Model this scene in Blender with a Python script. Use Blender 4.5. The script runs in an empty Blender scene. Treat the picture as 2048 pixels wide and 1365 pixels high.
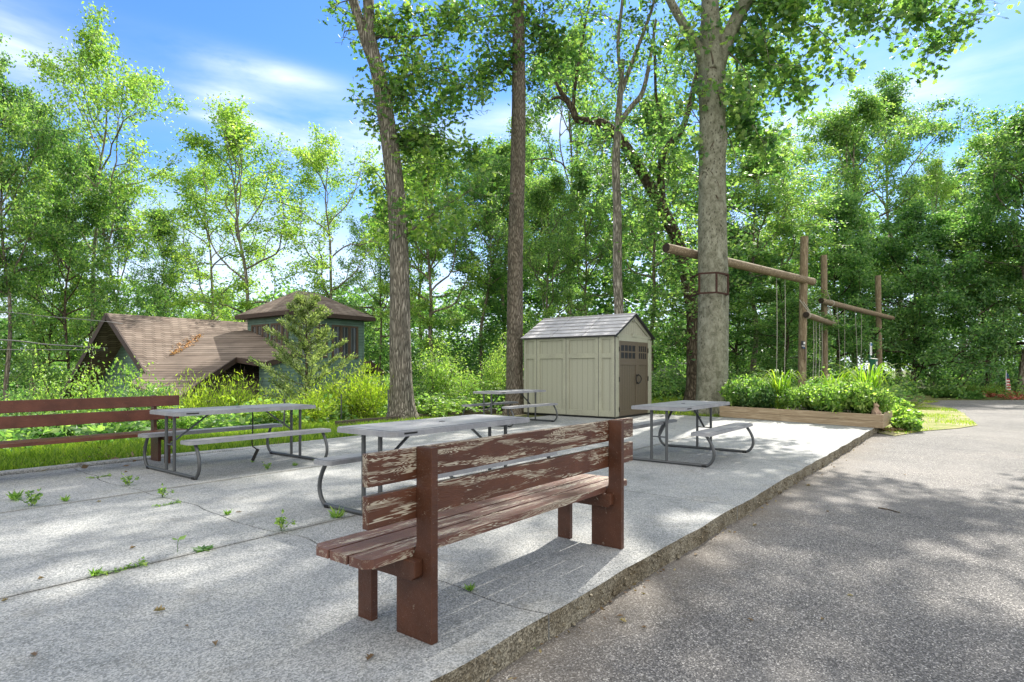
import bpy, math, random
import numpy as np
from mathutils import Matrix, Vector
scene = bpy.context.scene
COL = scene.collection
PI = math.pi
CAMH, FPX, CX, HY = 1.22, 1200.0, 1024.0, 739.0      # camera height, focal length and horizon of the photograph

def at(x, y, Y):
    """photo pixel at depth Y -> world point"""
    return np.array([(x-CX)/FPX*Y, Y, CAMH-(y-HY)/FPX*Y])
def ground(x, y, z=0.0):
    Y = FPX*(CAMH-z)/(y-HY)
    return np.array([(x-CX)/FPX*Y, Y, z])
U = np.array([0.6133, 0.7899, 0.0]); V = np.array([-0.7899, 0.6133, 0.0])
R0 = np.array([-0.33, 2.68, 0.0])
RZ = math.atan2(U[1], U[0])
def AB(a, b, z=0.0):
    return R0 + a*U + b*V + np.array([0, 0, z])
def toAB(x, y):
    dx, dy = x-R0[0], y-R0[1]
    return dx*U[0]+dy*U[1], dx*V[0]+dy*V[1]
def smooth(e0, e1, x):
    t = np.clip((x-e0)/(e1-e0), 0, 1); return t*t*(3-2*t)

# ------------------------------------------------------------------ meshes
class MB:
    """collects shapes and builds them as one mesh"""
    def __init__(s): s.v=[]; s.f=[]; s.n=0; s.attr=[]
    def add(s, v, f, mat=0, smooth=False, rnd=None):
        v=np.asarray(v,float).reshape(-1,3)
        if isinstance(f, np.ndarray): f=[f]
        else:
            by={}
            for q in f: by.setdefault(len(q),[]).append(q)
            f=[np.array(q,dtype=np.int64) for q in by.values()]
        for q in f:
            s.f.append((q+s.n, mat, smooth)); s.attr.append(np.zeros(len(q)) if rnd is None else rnd)
        s.v.append(v); s.n+=len(v); return s
    def box(s, x0,x1,y0,y1,z0,z1, mat=0, M=None):
        v=np.array([[x,y,z] for x in (x0,x1) for y in (y0,y1) for z in (z0,z1)],float)
        if M is not None: v=(np.asarray(M.to_3x3())@v.T).T+np.array(M.translation)
        f=np.array([[0,1,3,2],[4,6,7,5],[0,4,5,1],[2,3,7,6],[0,2,6,4],[1,5,7,3]])
        return s.add(v,f,mat)
    def bar(s, p, q, w, h, mat=0, up=(0,0,1)):
        """rectangular bar from p to q: w across, h along up"""
        p=np.asarray(p,float); q=np.asarray(q,float); d=q-p; L=np.linalg.norm(d); d/=L
        up=np.asarray(up,float); up=np.array([0,1.,0]) if abs(d@up)>.99 else up; a=np.cross(up,d); a/=np.linalg.norm(a); c=np.cross(d,a)
        v=[]
        for e in (p,q):
            for i,j in ((-1,-1),(1,-1),(1,1),(-1,1)): v.append(e+a*i*w/2+c*j*h/2)
        f=np.array([[0,3,2,1],[4,5,6,7],[0,1,5,4],[1,2,6,5],[2,3,7,6],[3,0,4,7]])
        return s.add(v,f,mat)
    def prism(s, poly, z0, z1, mat=0, smoothside=False):
        n=len(poly); v=[[x,y,z0] for x,y in poly]+[[x,y,z1] for x,y in poly]
        s.add(v,[list(range(n-1,-1,-1)),list(range(n,2*n))],mat)
        return s.add(v,np.array([[i,(i+1)%n,n+(i+1)%n,n+i] for i in range(n)]),mat,smoothside)
    def extrude(s, poly3, d, mat=0):
        """planar 3-D polygon pushed along vector d"""
        p=np.asarray(poly3,float); n=len(p); v=np.vstack([p,p+np.asarray(d,float)])
        f=[list(range(n-1,-1,-1)),list(range(n,2*n))]+[[i,(i+1)%n,n+(i+1)%n,n+i] for i in range(n)]
        return s.add(v,f,mat)
    def tube(s, pts, rad, n=8, mat=0, cap=True, radial=None):
        v,f,caps=tube_arrays(pts,rad,n,radial)
        s.add(v,f,mat,True)
        if cap: s.add(v,caps,mat,False)
        return s
    def lathe(s, prof, n=24, mat=0, c=(0,0,0)):
        p=np.asarray(prof,float); k=len(p); a=np.arange(n)*2*PI/n
        v=np.stack([np.outer(p[:,0],np.cos(a))+c[0],np.outer(p[:,0],np.sin(a))+c[1],np.repeat(p[:,1][:,None],n,1)+c[2]],-1).reshape(-1,3)
        f=[]
        for i in range(k-1):
            for j in range(n): f.append([i*n+j,i*n+(j+1)%n,(i+1)*n+(j+1)%n,(i+1)*n+j])
        return s.add(v,np.array(f),mat,True)
    def build(s, name, mats, parent=None, bevel=0, loc=None, rz=0):
        me=bpy.data.meshes.new(name)
        if s.n:
            v=np.concatenate(s.v); me.vertices.add(len(v)); me.vertices.foreach_set('co',v.astype(np.float32).ravel())
            loops=np.concatenate([q.ravel() for q,_,_ in s.f]); tot=np.concatenate([np.full(len(q),q.shape[1]) for q,_,_ in s.f])
            start=np.concatenate([[0],np.cumsum(tot)[:-1]])
            me.loops.add(len(loops)); me.loops.foreach_set('vertex_index',loops.astype(np.int32))
            me.polygons.add(len(tot)); me.polygons.foreach_set('loop_start',start.astype(np.int32))
            try: me.polygons.foreach_set('loop_total',tot.astype(np.int32))
            except Exception: pass
            me.polygons.foreach_set('material_index',np.concatenate([np.full(len(q),m) for q,m,_ in s.f]).astype(np.int32))
            me.polygons.foreach_set('use_smooth',np.concatenate([np.full(len(q),sm) for q,_,sm in s.f]).astype(bool))
            me.update(calc_edges=True)
            r=np.concatenate(s.attr)
            if r.any():
                at_=me.attributes.new('rnd','FLOAT','FACE'); at_.data.foreach_set('value',r.astype(np.float32))
        if not isinstance(mats,(list,tuple)): mats=[mats]
        for m in mats: me.materials.append(m)
        o=bpy.data.objects.new(name,me); COL.objects.link(o)
        if parent is not None: o.parent=parent
        if loc is not None: o.location=loc
        if rz: o.rotation_euler=(0,0,rz)
        if bevel:
            b=o.modifiers.new('edge','BEVEL'); b.width=bevel; b.segments=2; b.limit_method='ANGLE'; b.angle_limit=0.6
        return o

def tube_arrays(pts, rad, n, radial=None):
    p=np.asarray(pts,float); k=len(p); rad=np.broadcast_to(np.asarray(rad,float),(k,))
    t=np.gradient(p,axis=0); t/=np.linalg.norm(t,axis=1)[:,None]+1e-12
    x=np.array([1.,0,0]) if abs(t[0][0])<0.9 else np.array([0,1.,0])
    x-=t[0]*x.dot(t[0]); x/=np.linalg.norm(x)
    X=np.empty((k,3))
    for i in range(k):
        x=x-t[i]*x.dot(t[i]); x/=np.linalg.norm(x)+1e-12; X[i]=x
    Yv=np.cross(t,X); a=np.arange(n)*2*PI/n
    R=rad[:,None]*(np.ones((k,n)) if radial is None else radial)
    v=p[:,None,:]+R[:,:,None]*(np.cos(a)[None,:,None]*X[:,None,:]+np.sin(a)[None,:,None]*Yv[:,None,:])
    i=np.arange(k-1)[:,None]*n; j=np.arange(n)[None,:]; j2=(j+1)%n
    f=np.stack([i+j,i+j2,i+n+j2,i+n+j],-1).reshape(-1,4)
    caps=[list(range(n-1,-1,-1)),list(range((k-1)*n,k*n))]
    return v.reshape(-1,3),f,caps
def spline(pts, m=6, extra=None):
    """Catmull-Rom through the points"""
    p=np.asarray(pts,float); q=np.vstack([2*p[0]-p[1],p,2*p[-1]-p[-2]]); out=[]
    for i in range(len(p)-1):
        a,b,c,d=q[i:i+4]
        for t in np.arange(m)/m:
            out.append(0.5*((2*b)+(c-a)*t+(2*a-5*b+4*c-d)*t*t+(3*b-a-3*c+d)*t**3))
    out.append(p[-1]); return np.array(out)
def rrect(x0,x1,y0,y1,r,n=6):
    out=[]
    for cx,cy,a0 in ((x1-r,y1-r,0),(x0+r,y1-r,PI/2),(x0+r,y0+r,PI),(x1-r,y0+r,1.5*PI)):
        for i in range(n+1):
            a=a0+PI/2*i/n; out.append((cx+r*math.cos(a),cy+r*math.sin(a)))
    return out

# ------------------------------------------------------------------ naming
def tag(o,label=None,cat=None,group=None,kind=None):
    if label: o['label']=label
    if cat: o['category']=cat
    if group: o['group']=group
    if kind: o['kind']=kind
    return o
def thing(name,label,cat,loc=(0,0,0),rz=0,group=None):
    o=bpy.data.objects.new(name,None); COL.objects.link(o); o.empty_display_size=0.2
    o.location=[float(c) for c in loc]; o.rotation_euler=(0,0,rz); return tag(o,label,cat,group)
def dup(root,loc=None,rot=None,scale=None,label=None,group=None):
    """copy of a thing with copies of its parts and sub-parts"""
    r=root.copy(); COL.objects.link(r)
    if loc is not None: r.location=[float(c) for c in loc]
    if rot is not None: r.rotation_euler=rot
    if scale is not None: r.scale=scale
    if label: r['label']=label
    if group: r['group']=group
    for ch in list(root.children):
        c=ch.copy(); COL.objects.link(c); c.parent=r
        for g in list(ch.children):
            d=g.copy(); COL.objects.link(d); d.parent=c
    return r

# ------------------------------------------------------------------ materials
class NT:
    def __init__(s,name):
        s.m=bpy.data.materials.new(name); s.m.use_nodes=True; s.t=s.m.node_tree; s.t.nodes.clear()
        s.out=s.t.nodes.new('ShaderNodeOutputMaterial')
    def n(s,typ,ins=None,**kw):
        nd=s.t.nodes.new('ShaderNode'+typ)
        for k,v in kw.items(): setattr(nd,k,v)
        for k,v in (ins or {}).items():
            sk=nd.inputs[k]
            if isinstance(v,bpy.types.NodeSocket): s.t.links.new(v,sk)
            else:
                if sk.type=='RGBA' and len(v)==3: v=(*v,1)
                sk.default_value=v
        return nd
    def coord(s,scale=(1,1,1),kind='Object',loc=(0,0,0)):
        c=s.n('TexCoord'); return s.n('Mapping',{'Vector':c.outputs[kind],'Scale':scale,'Location':loc}).outputs[0]
    def noise(s,vec,scale,detail=3,rough=.55,dist=0):
        return s.n('TexNoise',{'Vector':vec,'Scale':scale,'Detail':detail,'Roughness':rough,'Distortion':dist}).outputs[0]
    def voro(s,vec,scale,out='Color',feature='F1'):
        return s.n('TexVoronoi',{'Vector':vec,'Scale':scale},feature=feature).outputs[out]
    def math(s,op,a,b=0.0,c=None):
        d={0:a,1:b}
        if c is not None: d[2]=c
        return s.n('Math',d,operation=op).outputs[0]
    def ramp(s,fac,stops,interp='LINEAR'):
        r=s.n('ValToRGB',{'Fac':fac}); e=r.color_ramp.elements; r.color_ramp.interpolation=interp
        while len(e)<len(stops): e.new(.5)
        for el,(p,c) in zip(e,stops):
            el.position=p; el.color=(*c,1) if len(c)==3 else c
        return r.outputs[0]
    def mix(s,fac,a,b,mode='MIX'):
        nd=s.n('Mix',data_type='RGBA',blend_type=mode)
        for k,v in ((0,fac),(6,a),(7,b)):
            sk=nd.inputs[k]
            if isinstance(v,bpy.types.NodeSocket): s.t.links.new(v,sk)
            else: sk.default_value=(*v,1) if k and len(v)==3 else v
        return nd.outputs[2]
    def bump(s,h,strength=.5,dist=.01):
        return s.n('Bump',{'Height':h,'Strength':strength,'Distance':dist}).outputs[0]
    def done(s,color,rough=.7,normal=None,metal=0,spec=.3):
        ins={'Base Color':color,'Roughness':rough,'Metallic':metal,'Specular IOR Level':spec}
        if normal is not None: ins['Normal']=normal
        b=s.n('BsdfPrincipled',ins); s.t.links.new(b.outputs[0],s.out.inputs[0]); return s.m

def plain(name,c,rough=.6,metal=0,spec=.3,var=.12,scale=6):
    k=NT(name); v=k.coord(); f=k.noise(v,scale,4)
    lo=tuple(x*(1-var) for x in c); hi=tuple(min(1,x*(1+var)) for x in c)
    col=k.ramp(f,[(.3,lo),(.7,hi)]); return k.done(col,rough,None,metal,spec)

def concrete():
    k=NT('exposed aggregate concrete'); v=k.coord()
    peb=k.voro(v,135); bw=k.n('RGBToBW',{0:peb}).outputs[0]
    big=k.noise(v,1.1,5,.6); mid=k.noise(v,7,4,.6)
    c=k.ramp(bw,[(.12,(.15,.157,.157)),(.45,(.255,.265,.265)),(.85,(.43,.435,.43))])
    f=k.math('MULTIPLY_ADD',big,.8,k.math('MULTIPLY',mid,.45))
    c=k.mix(1,c,k.ramp(f,[(.38,(.66,.68,.69)),(.6,(1,1,1)),(.82,(1.14,1.12,1.08))]),'MULTIPLY')
    sp=k.noise(v,2.6,6,.7,.6)
    c=k.mix(k.math('MULTIPLY',k.ramp(sp,[(.54,(0,0,0)),(.74,(1,1,1))]),.4),c,(.19,.175,.14))
    sx=k.n('SeparateXYZ',{0:v}); bb=k.math('ADD',k.math('MULTIPLY_ADD',sx.outputs[0],float(V[0]),k.math('MULTIPLY',sx.outputs[1],float(V[1]))),float(-R0@V)); wob=k.math('MULTIPLY',k.math('SUBTRACT',k.noise(v,3,5,.7),.5),.16)
    for bj in (2.2,4.65):
        q=k.math('ADD',k.math('ABSOLUTE',k.math('SUBTRACT',bb,bj)),wob); c=k.mix(k.math('MULTIPLY',k.ramp(q,[(.0,(1,1,1)),(.07,(0,0,0))]),.45),c,(.15,.135,.105))
    d=k.voro(v,135,'Distance')
    return k.done(c,.8,k.bump(d,.5,.006),spec=.25)
def asphalt():
    k=NT('worn asphalt'); v=k.coord()
    peb=k.voro(v,150); bw=k.n('RGBToBW',{0:peb}).outputs[0]
    big=k.noise(v,.6,5,.6); mid=k.noise(v,4,5,.65)
    c=k.ramp(bw,[(.15,(.07,.069,.069)),(.55,(.155,.151,.147)),(.78,(.29,.28,.27)),(.95,(.58,.56,.53))])
    f=k.math('MULTIPLY_ADD',big,.7,k.math('MULTIPLY',mid,.5))
    c=k.mix(1,c,k.ramp(f,[(.38,(.7,.7,.71)),(.62,(1,.99,.98)),(.85,(1.2,1.15,1.1))]),'MULTIPLY')
    sx=k.n('SeparateXYZ',{0:v}); bb=k.math('ADD',k.math('MULTIPLY_ADD',sx.outputs[0],float(V[0]),k.math('MULTIPLY',sx.outputs[1],float(V[1]))),float(-R0@V))
    q=k.math('ADD',bb,k.math('MULTIPLY',k.math('SUBTRACT',k.noise(v,2.2,6,.72),.5),.9)); dm=k.ramp(k.math('ADD',q,1.0),[(.25,(0,0,0)),(.78,(1,1,1))])
    c=k.mix(k.math('MULTIPLY',dm,.5),c,(.17,.14,.105))
    pt_=k.ramp(k.noise(v,.35,4,.6,.6),[(.5,(0,0,0)),(.62,(1,1,1))]); c=k.mix(k.math('MULTIPLY',pt_,.28),c,(.27,.255,.24))
    return k.done(c,.85,k.bump(k.voro(v,150,'Distance'),.6,.006),spec=.25)
def slab_side():
    k=NT('slab edge aggregate'); v=k.coord()
    bw=k.n('RGBToBW',{0:k.voro(v,120)}).outputs[0]
    c=k.ramp(bw,[(.15,(.085,.075,.056)),(.5,(.18,.16,.12)),(.9,(.36,.33,.26))])
    c=k.mix(1,c,k.ramp(k.noise(v,3.5,5,.65),[(.35,(.62,.56,.46)),(.6,(1.15,1.15,1.12))]),'MULTIPLY')
    c=k.mix(k.ramp(k.noise(v,6,4),[(.45,(0,0,0)),(.65,(1,1,1))]),c,(.13,.09,.05),'MULTIPLY') if False else c
    return k.done(c,.9,k.bump(k.voro(v,120,'Distance'),.6,.006))
def paint_wood(name,thr,tone=(.165,.043,.024),off=0.0):
    k=NT(name); v=k.coord()
    g=k.coord((1.1,15,15),loc=(off,off*2,off)); g2=k.coord((1.9,19,19),loc=(3.1+off,.7,5.2+off*3)); fine=k.coord((5,90,90))
    n1=k.noise(g,1.6,3,.5,.8); rings=k.math('SINE',k.math('MULTIPLY',n1,125))
    n2=k.noise(g2,1.15,5,.6,.5); fn=k.noise(fine,2.2,3,.6)
    m=k.math('ADD',k.math('MULTIPLY_ADD',rings,.075,n2),k.math('MULTIPLY',fn,.12))
    mask=k.ramp(m,[(thr,(0,0,0)),(thr+.025,(1,1,1))])
    blot=k.noise(v,5,4)
    paint=k.mix(k.ramp(blot,[(.35,(0,0,0)),(.7,(1,1,1))]),tuple(x*.72 for x in tone),tuple(x*1.25 for x in tone))
    paint=k.mix(k.math('MULTIPLY',k.ramp(rings,[(.2,(0,0,0)),(1,(1,1,1))]),.4),paint,(.055,.02,.013))
    bare=k.ramp(k.math('MULTIPLY_ADD',fn,.9,k.math('MULTIPLY',rings,.13)),[(.25,(.17,.13,.09)),(.5,(.38,.33,.25)),(.75,(.52,.48,.39))])
    spots=k.noise(k.coord((9,30,30)),6,2); sm=k.ramp(spots,[(.70,(0,0,0)),(.73,(1,1,1))])
    c=k.mix(mask,paint,bare); c=k.mix(k.math('MULTIPLY',sm,.55),c,(.5,.44,.36))
    h=k.math('SUBTRACT',k.math('MULTIPLY',rings,.15),mask)
    return k.done(c,k.ramp(mask,[(0,(.42,.42,.42)),(1,(.85,.85,.85))]),k.bump(k.math('ADD',h,k.math('MULTIPLY',fn,.5)),.5,.003),spec=.35)
def bark(name,c0,c1,c2,sx,sz,depth,lich=None,lthr=.6):
    k=NT(name); v=k.coord((sx,sx,sz)); w=k.noise(k.coord((3,3,1.2)),2,3)
    vv=k.n('VectorMath',{0:v,1:k.n('VectorMath',{0:k.n('TexNoise',{'Vector':k.coord((5,5,1.6)),'Scale':1.5}).outputs[1],'Scale':1.6},operation='SCALE').outputs[0]},operation='ADD').outputs[0]
    d=k.voro(vv,1,'Distance','DISTANCE_TO_EDGE'); fn=k.noise(k.coord((30,30,9)),1,5,.65)
    f=k.math('MULTIPLY_ADD',fn,.45,k.math('MULTIPLY',k.math('MINIMUM',d,.35),1.8))
    c=k.ramp(f,[(.12,c0),(.45,c1),(.8,c2)])
    c=k.mix(1,c,k.ramp(w,[(.35,(.75,.76,.74)),(.7,(1.15,1.12,1.1))]),'MULTIPLY')
    if lich: c=k.mix(k.math('MULTIPLY',k.ramp(k.noise(k.coord((4,4,2.2)),1.3,6,.7),[(lthr,(0,0,0)),(lthr+.14,(1,1,1))]),.6),c,lich)
    return k.done(c,.9,k.bump(f,.9,depth),spec=.15)
def beech():
    k=NT('smooth mottled bark'); v=k.coord()
    n=k.noise(k.coord((4,4,3)),1.5,8,.8,.5); sp=k.voro(k.coord((15,15,8)),1,'Distance'); p=k.noise(k.coord((1.6,1.6,.7)),1,3)
    c=k.ramp(n,[(.33,(.075,.075,.05)),(.47,(.175,.175,.13)),(.62,(.29,.29,.228))])
    c=k.mix(k.math('MULTIPLY',k.ramp(sp,[(.2,(1,1,1)),(.34,(0,0,0))]),k.ramp(p,[(.40,(.1,.1,.1)),(.6,(.9,.9,.9))])),c,(.05,.046,.033))
    c=k.mix(k.math('MULTIPLY',k.ramp(k.noise(k.coord((3,3,1.2),loc=(4,2,9)),1.6,6,.72),[(.55,(0,0,0)),(.7,(1,1,1))]),.45),c,(.36,.37,.31))
    c=k.mix(k.math('MULTIPLY',k.ramp(k.noise(k.coord((9,9,.5)),1,3),[(.6,(0,0,0)),(.75,(1,1,1))]),.5),c,(.10,.10,.065))
    return k.done(c,.85,k.bump(k.math('ADD',n,k.math('MULTIPLY',k.noise(k.coord((3,3,22)),1.2,3),.25)),.6,.02),spec=.2)
def leafmat(name,dark,mid,light,trans=.45,rough=.45):
    k=NT(name); r=k.n('Attribute',attribute_name='rnd').outputs['Fac']
    cl=k.noise(k.coord((1,1,1)),.55,2); oi=k.n('ObjectInfo').outputs['Random']
    f=k.math('ADD',k.math('MULTIPLY_ADD',r,.6,k.math('MULTIPLY',cl,.45)),k.math('MULTIPLY_ADD',oi,.16,-.1))
    c=k.ramp(f,[(.2,dark),(.5,mid),(.85,light)])
    b=k.n('BsdfPrincipled',{'Base Color':c,'Roughness':rough,'Specular IOR Level':.55})
    t=k.n('BsdfTranslucent',{'Color':k.mix(1,c,(1.6,1.75,.8),'MULTIPLY')})
    x=k.n('MixShader',{0:trans,1:b.outputs[0],2:t.outputs[0]}); k.t.links.new(x.outputs[0],k.out.inputs[0]); return k.m
def shingles(name,lo,hi,row=.13,wid=.3):
    k=NT(name); c=k.n('TexCoord').outputs['Object']; s=k.n('SeparateXYZ',{0:c})
    x=k.math('ADD',s.outputs[0],s.outputs[1]); z=k.math('MULTIPLY',s.outputs[2],1.8)
    v=k.n('CombineXYZ',{0:x,1:z,2:0.0}).outputs[0]
    b=k.n('TexBrick',{'Vector':v,'Color1':lo,'Color2':hi,'Mortar':tuple(q*.35 for q in lo),'Scale':1,'Mortar Size':.012,'Brick Width':wid,'Row Height':row,'Mortar Smooth':.2})
    col=k.mix(1,b.outputs[0],k.ramp(k.noise(c,1.3,5,.6),[(.35,(.75,.74,.74)),(.7,(1.15,1.12,1.1))]),'MULTIPLY')
    return k.done(col,.9,k.bump(b.outputs[1],-.4,.01),spec=.15)
def siding(name,c,step=.11):
    k=NT(name); o=k.n('TexCoord').outputs['Object']; z=k.n('SeparateXYZ',{0:o}).outputs[2]
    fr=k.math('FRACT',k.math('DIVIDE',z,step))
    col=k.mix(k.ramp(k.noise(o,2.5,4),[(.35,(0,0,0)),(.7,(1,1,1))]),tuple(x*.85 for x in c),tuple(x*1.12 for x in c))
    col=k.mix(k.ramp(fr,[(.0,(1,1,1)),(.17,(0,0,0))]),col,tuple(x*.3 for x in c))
    return k.done(col,.6,k.bump(k.math('SUBTRACT',1.0,fr),.8,.012))
def grainwood(name,c0,c1,sx=1.5,s=22,rough=.75,axis=0):
    k=NT(name); sc=[s,s,s]; sc[axis]=sx; v=k.coord(tuple(sc)); n=k.noise(v,1.4,4,.6,.6)
    r=k.math('SINE',k.math('MULTIPLY',n,22)); f=k.math('MULTIPLY_ADD',r,.18,n)
    c=k.ramp(f,[(.3,c0),(.7,c1)]); kn=k.voro(k.coord((1.6,5,5)),1,'Distance')
    c=k.mix(k.ramp(kn,[(.05,(1,1,1)),(.11,(0,0,0))]),c,tuple(x*.45 for x in c0))
    return k.done(c,rough,k.bump(f,.3,.004))
EXPOSURE=1.0
SUNE=5.0; SKYS=.10; FILLCLOUD=(9.8,9.6,9.3)
# trees that stand outside the view and throw the dappled shade: x, y, height, width scale, kind, variant
SHADERS=[(20,16,14,1.0,'tall',0),(13.5,8.0,12,.9,'tall',1)]
# ------------------------------------------------------------------ camera, light, sky
cam=bpy.data.cameras.new('camera'); cam.sensor_width=36; cam.lens=36*FPX/2048; cam.shift_y=(HY-682.5)/2048; cam.clip_start=.05; cam.clip_end=3000
co=bpy.data.objects.new('camera',cam); COL.objects.link(co); co.location=(0,0,CAMH); co.rotation_euler=(PI/2,0,0); scene.camera=co
SUN_AZ,SUN_EL=math.radians(27),math.radians(44)
sd=Vector((math.sin(SUN_AZ)*math.cos(SUN_EL),math.cos(SUN_AZ)*math.cos(SUN_EL),math.sin(SUN_EL)))
sl=bpy.data.lights.new('sun','SUN'); sl.energy=SUNE; sl.angle=math.radians(.6); sl.color=(1,.94,.84)
so=bpy.data.objects.new('sun',sl); COL.objects.link(so); so.location=(8,16,30); so.rotation_euler=sd.to_track_quat('Z','Y').to_euler()
w=bpy.data.worlds.new('World'); scene.world=w; w.use_nodes=True
class WN(NT):
    def __init__(s): s.t=w.node_tree; s.t.nodes.clear(); s.out=s.t.nodes.new('ShaderNodeOutputWorld')
k=WN()
sky=k.n('TexSky',sky_type='NISHITA',sun_disc=False,sun_elevation=SUN_EL,sun_rotation=SUN_AZ,altitude=50,air_density=1.0,dust_density=.25,ozone_density=3.2)
tint=k.mix(1,sky.outputs[0],(.56,.86,1.2),'MULTIPLY')
d=k.n('TexCoord').outputs['Generated']; sp=k.n('SeparateXYZ',{0:d})
az=k.math('ARCTAN2',sp.outputs[0],sp.outputs[1]); el=k.math('ARCSINE',sp.outputs[2])
cv=k.n('CombineXYZ',{0:k.math('MULTIPLY',az,2.2),1:k.math('MULTIPLY',el,9),2:0.0}).outputs[0]
n1=k.noise(cv,2.1,6,.58,.2); n2=k.noise(k.n('CombineXYZ',{0:k.math('MULTIPLY',az,1.6),1:k.math('MULTIPLY',el,5),2:3.3}).outputs[0],1.7,6,.6,.4)
def blob(a,e,sa,se,tilt=0):
    a,e=math.radians(a),math.radians(e)
    da=k.math('SUBTRACT',az,a); de=k.math('SUBTRACT',k.math('SUBTRACT',el,e),k.math('MULTIPLY',da,tilt))
    q=k.math('ADD',k.math('POWER',k.math('DIVIDE',da,math.radians(sa)),2.0),k.math('POWER',k.math('DIVIDE',de,math.radians(se)),2.0))
    return k.math('EXPONENT',k.math('MULTIPLY',q,-1.0))
tot=None
for b in ((-22.5,24.6,6.0,1.0,-.05),(-25.5,22.3,3.4,1.1,0),(-25.2,20.6,2.6,.4,0),(3,22.3,6.5,1.4,0),(38,29,11,4.0,.12),(29,20.2,13,2.2,.08),(-42,22,7,3,0),(-14,20,10,2.5,0),(12,17,9,3,0)):
    q=blob(*b); tot=q if tot is None else k.math('ADD',tot,q)
wisps=k.math('MULTIPLY',tot,k.ramp(n1,[(.30,(.1,.1,.1)),(.66,(1,1,1))]))
low=k.ramp(k.math('ADD',el,k.math('MULTIPLY',k.math('SUBTRACT',n2,.5),.34)),[(.0,(1,1,1)),(.16,(.66,.66,.66)),(.29,(0,0,0))])
cf=k.math('MINIMUM',k.math('MAXIMUM',k.math('MULTIPLY',wisps,.85),low),1.0)
lum=k.ramp(n2,[(.3,(5.0,5.8,7.0)),(.7,(7.8,8.2,8.8))])
col=k.mix(cf,tint,lum)
# unseen bright cloud added overhead and behind the viewpoint as fill light
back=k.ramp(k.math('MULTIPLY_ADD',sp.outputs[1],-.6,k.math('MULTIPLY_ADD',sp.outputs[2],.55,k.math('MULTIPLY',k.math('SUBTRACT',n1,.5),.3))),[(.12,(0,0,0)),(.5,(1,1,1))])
col=k.mix(back,col,FILLCLOUD)
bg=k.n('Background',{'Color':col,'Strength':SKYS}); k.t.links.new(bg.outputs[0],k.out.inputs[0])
scene.view_settings.view_transform='Standard'; scene.view_settings.look='None'; scene.view_settings.exposure=EXPOSURE; scene.view_settings.gamma=1
cy=scene.cycles; cy.max_bounces=7; cy.diffuse_bounces=3; cy.glossy_bounces=2; cy.transmission_bounces=5; cy.transparent_max_bounces=4; cy.caustics_reflective=False; cy.caustics_refractive=False
cy.use_denoising=True; cy.sample_clamp_indirect=6

# ------------------------------------------------------------------ materials
M={}
M['concrete']=concrete(); M['asphalt']=asphalt(); M['side']=slab_side()
M['peel']=paint_wood('peeling red brown paint',.60,(.098,.037,.019)); M['peel2']=paint_wood('worn red brown paint',.645,(.102,.039,.020),4.7); M['peelseat']=paint_wood('sun bleached seat paint',.655,(.155,.072,.052),9.1)
M['paint']=paint_wood('red brown post paint',.80,(.080,.031,.0155)); M['paint2']=paint_wood('sound red brown paint',.84,(.128,.045,.026),2.2)
k=NT('grey table plastic'); v=k.coord(); q=k.math('MULTIPLY_ADD',k.noise(v,45,4,.7),.35,k.math('MULTIPLY',k.noise(v,3.5,5,.65),.7)); c=k.ramp(q,[(.35,(.19,.19,.20)),(.55,(.27,.275,.29)),(.72,(.33,.33,.335))]); M['plastic']=k.done(c,k.ramp(q,[(.35,(.65,.65,.65)),(.7,(.42,.42,.42))]),k.bump(k.noise(v,120,2),.12,.002)); M['groove']=plain('dark groove',(.05,.05,.055),.7)
M['steel']=plain('dark grey powder coated steel',(.075,.08,.083),.42,.2,.5); M['black']=plain('black plastic',(.012,.012,.012),.45)
M['resin']=None
k=NT('taupe shed resin'); o=k.n('TexCoord').outputs['Object']; s=k.n('SeparateXYZ',{0:o})
sp_=k.noise(o,60,3,.7); c=k.ramp(sp_,[(.35,(.29,.295,.225)),(.65,(.39,.39,.305))]); c=k.mix(1,c,k.ramp(k.noise(o,2,4),[(.3,(.88,.88,.88)),(.7,(1.08,1.08,1.06))]),'MULTIPLY'); M['resin']=k.done(c,.55,k.bump(sp_,.15,.004))
def groovemat(name,lo,hi,axis,step):
    k=NT(name); o=k.n('TexCoord').outputs['Object']; v=k.n('SeparateXYZ',{0:o}).outputs[axis]
    fr=k.math('FRACT',k.math('DIVIDE',v,step)); sp=k.noise(o,60,3,.7); c=k.ramp(sp,[(.35,lo),(.65,hi)])
    gr=k.ramp(fr,[(.0,(1,1,1)),(.09,(0,0,0))]); c=k.mix(k.math('MULTIPLY',gr,.75),c,tuple(x*.3 for x in lo))
    return k.done(c,.55,k.bump(k.math('SUBTRACT',k.math('MULTIPLY',sp,.15),gr),.5,.006))
M['resin_y']=groovemat('grooved shed resin side',(.285,.29,.22),(.375,.375,.295),1,.155); M['resin_x']=groovemat('grooved shed resin front',(.30,.295,.225),(.39,.38,.30),0,.13)
M['door']=groovemat('brown shed door resin',(.09,.073,.048),(.13,.107,.074),0,.13); M['doortrim']=plain('brown door frame resin',(.112,.09,.062),.5,var=.12,scale=50)
k=NT('grey shed roof resin'); o=k.n('TexCoord').outputs['Object']; n_=k.noise(k.coord((6,1.2,6)),2.5,3); tab=k.n('RGBToBW',{0:k.voro(k.coord((1,3.2,7)),1)}).outputs[0]
c=k.ramp(k.math('MULTIPLY_ADD',tab,.35,n_),[(.3,(.36,.35,.365)),(.9,(.53,.52,.54))]); M['shedroof']=k.done(c,.6)
M['bark_oak']=bark('ridged oak bark',(.045,.04,.033),(.185,.17,.14),(.37,.345,.295),24,3.0,.045)
M['bark_flaky']=bark('flaky bark',(.045,.038,.03),(.15,.128,.10),(.28,.25,.205),30,6,.03,(.24,.23,.18),.6)
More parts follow.
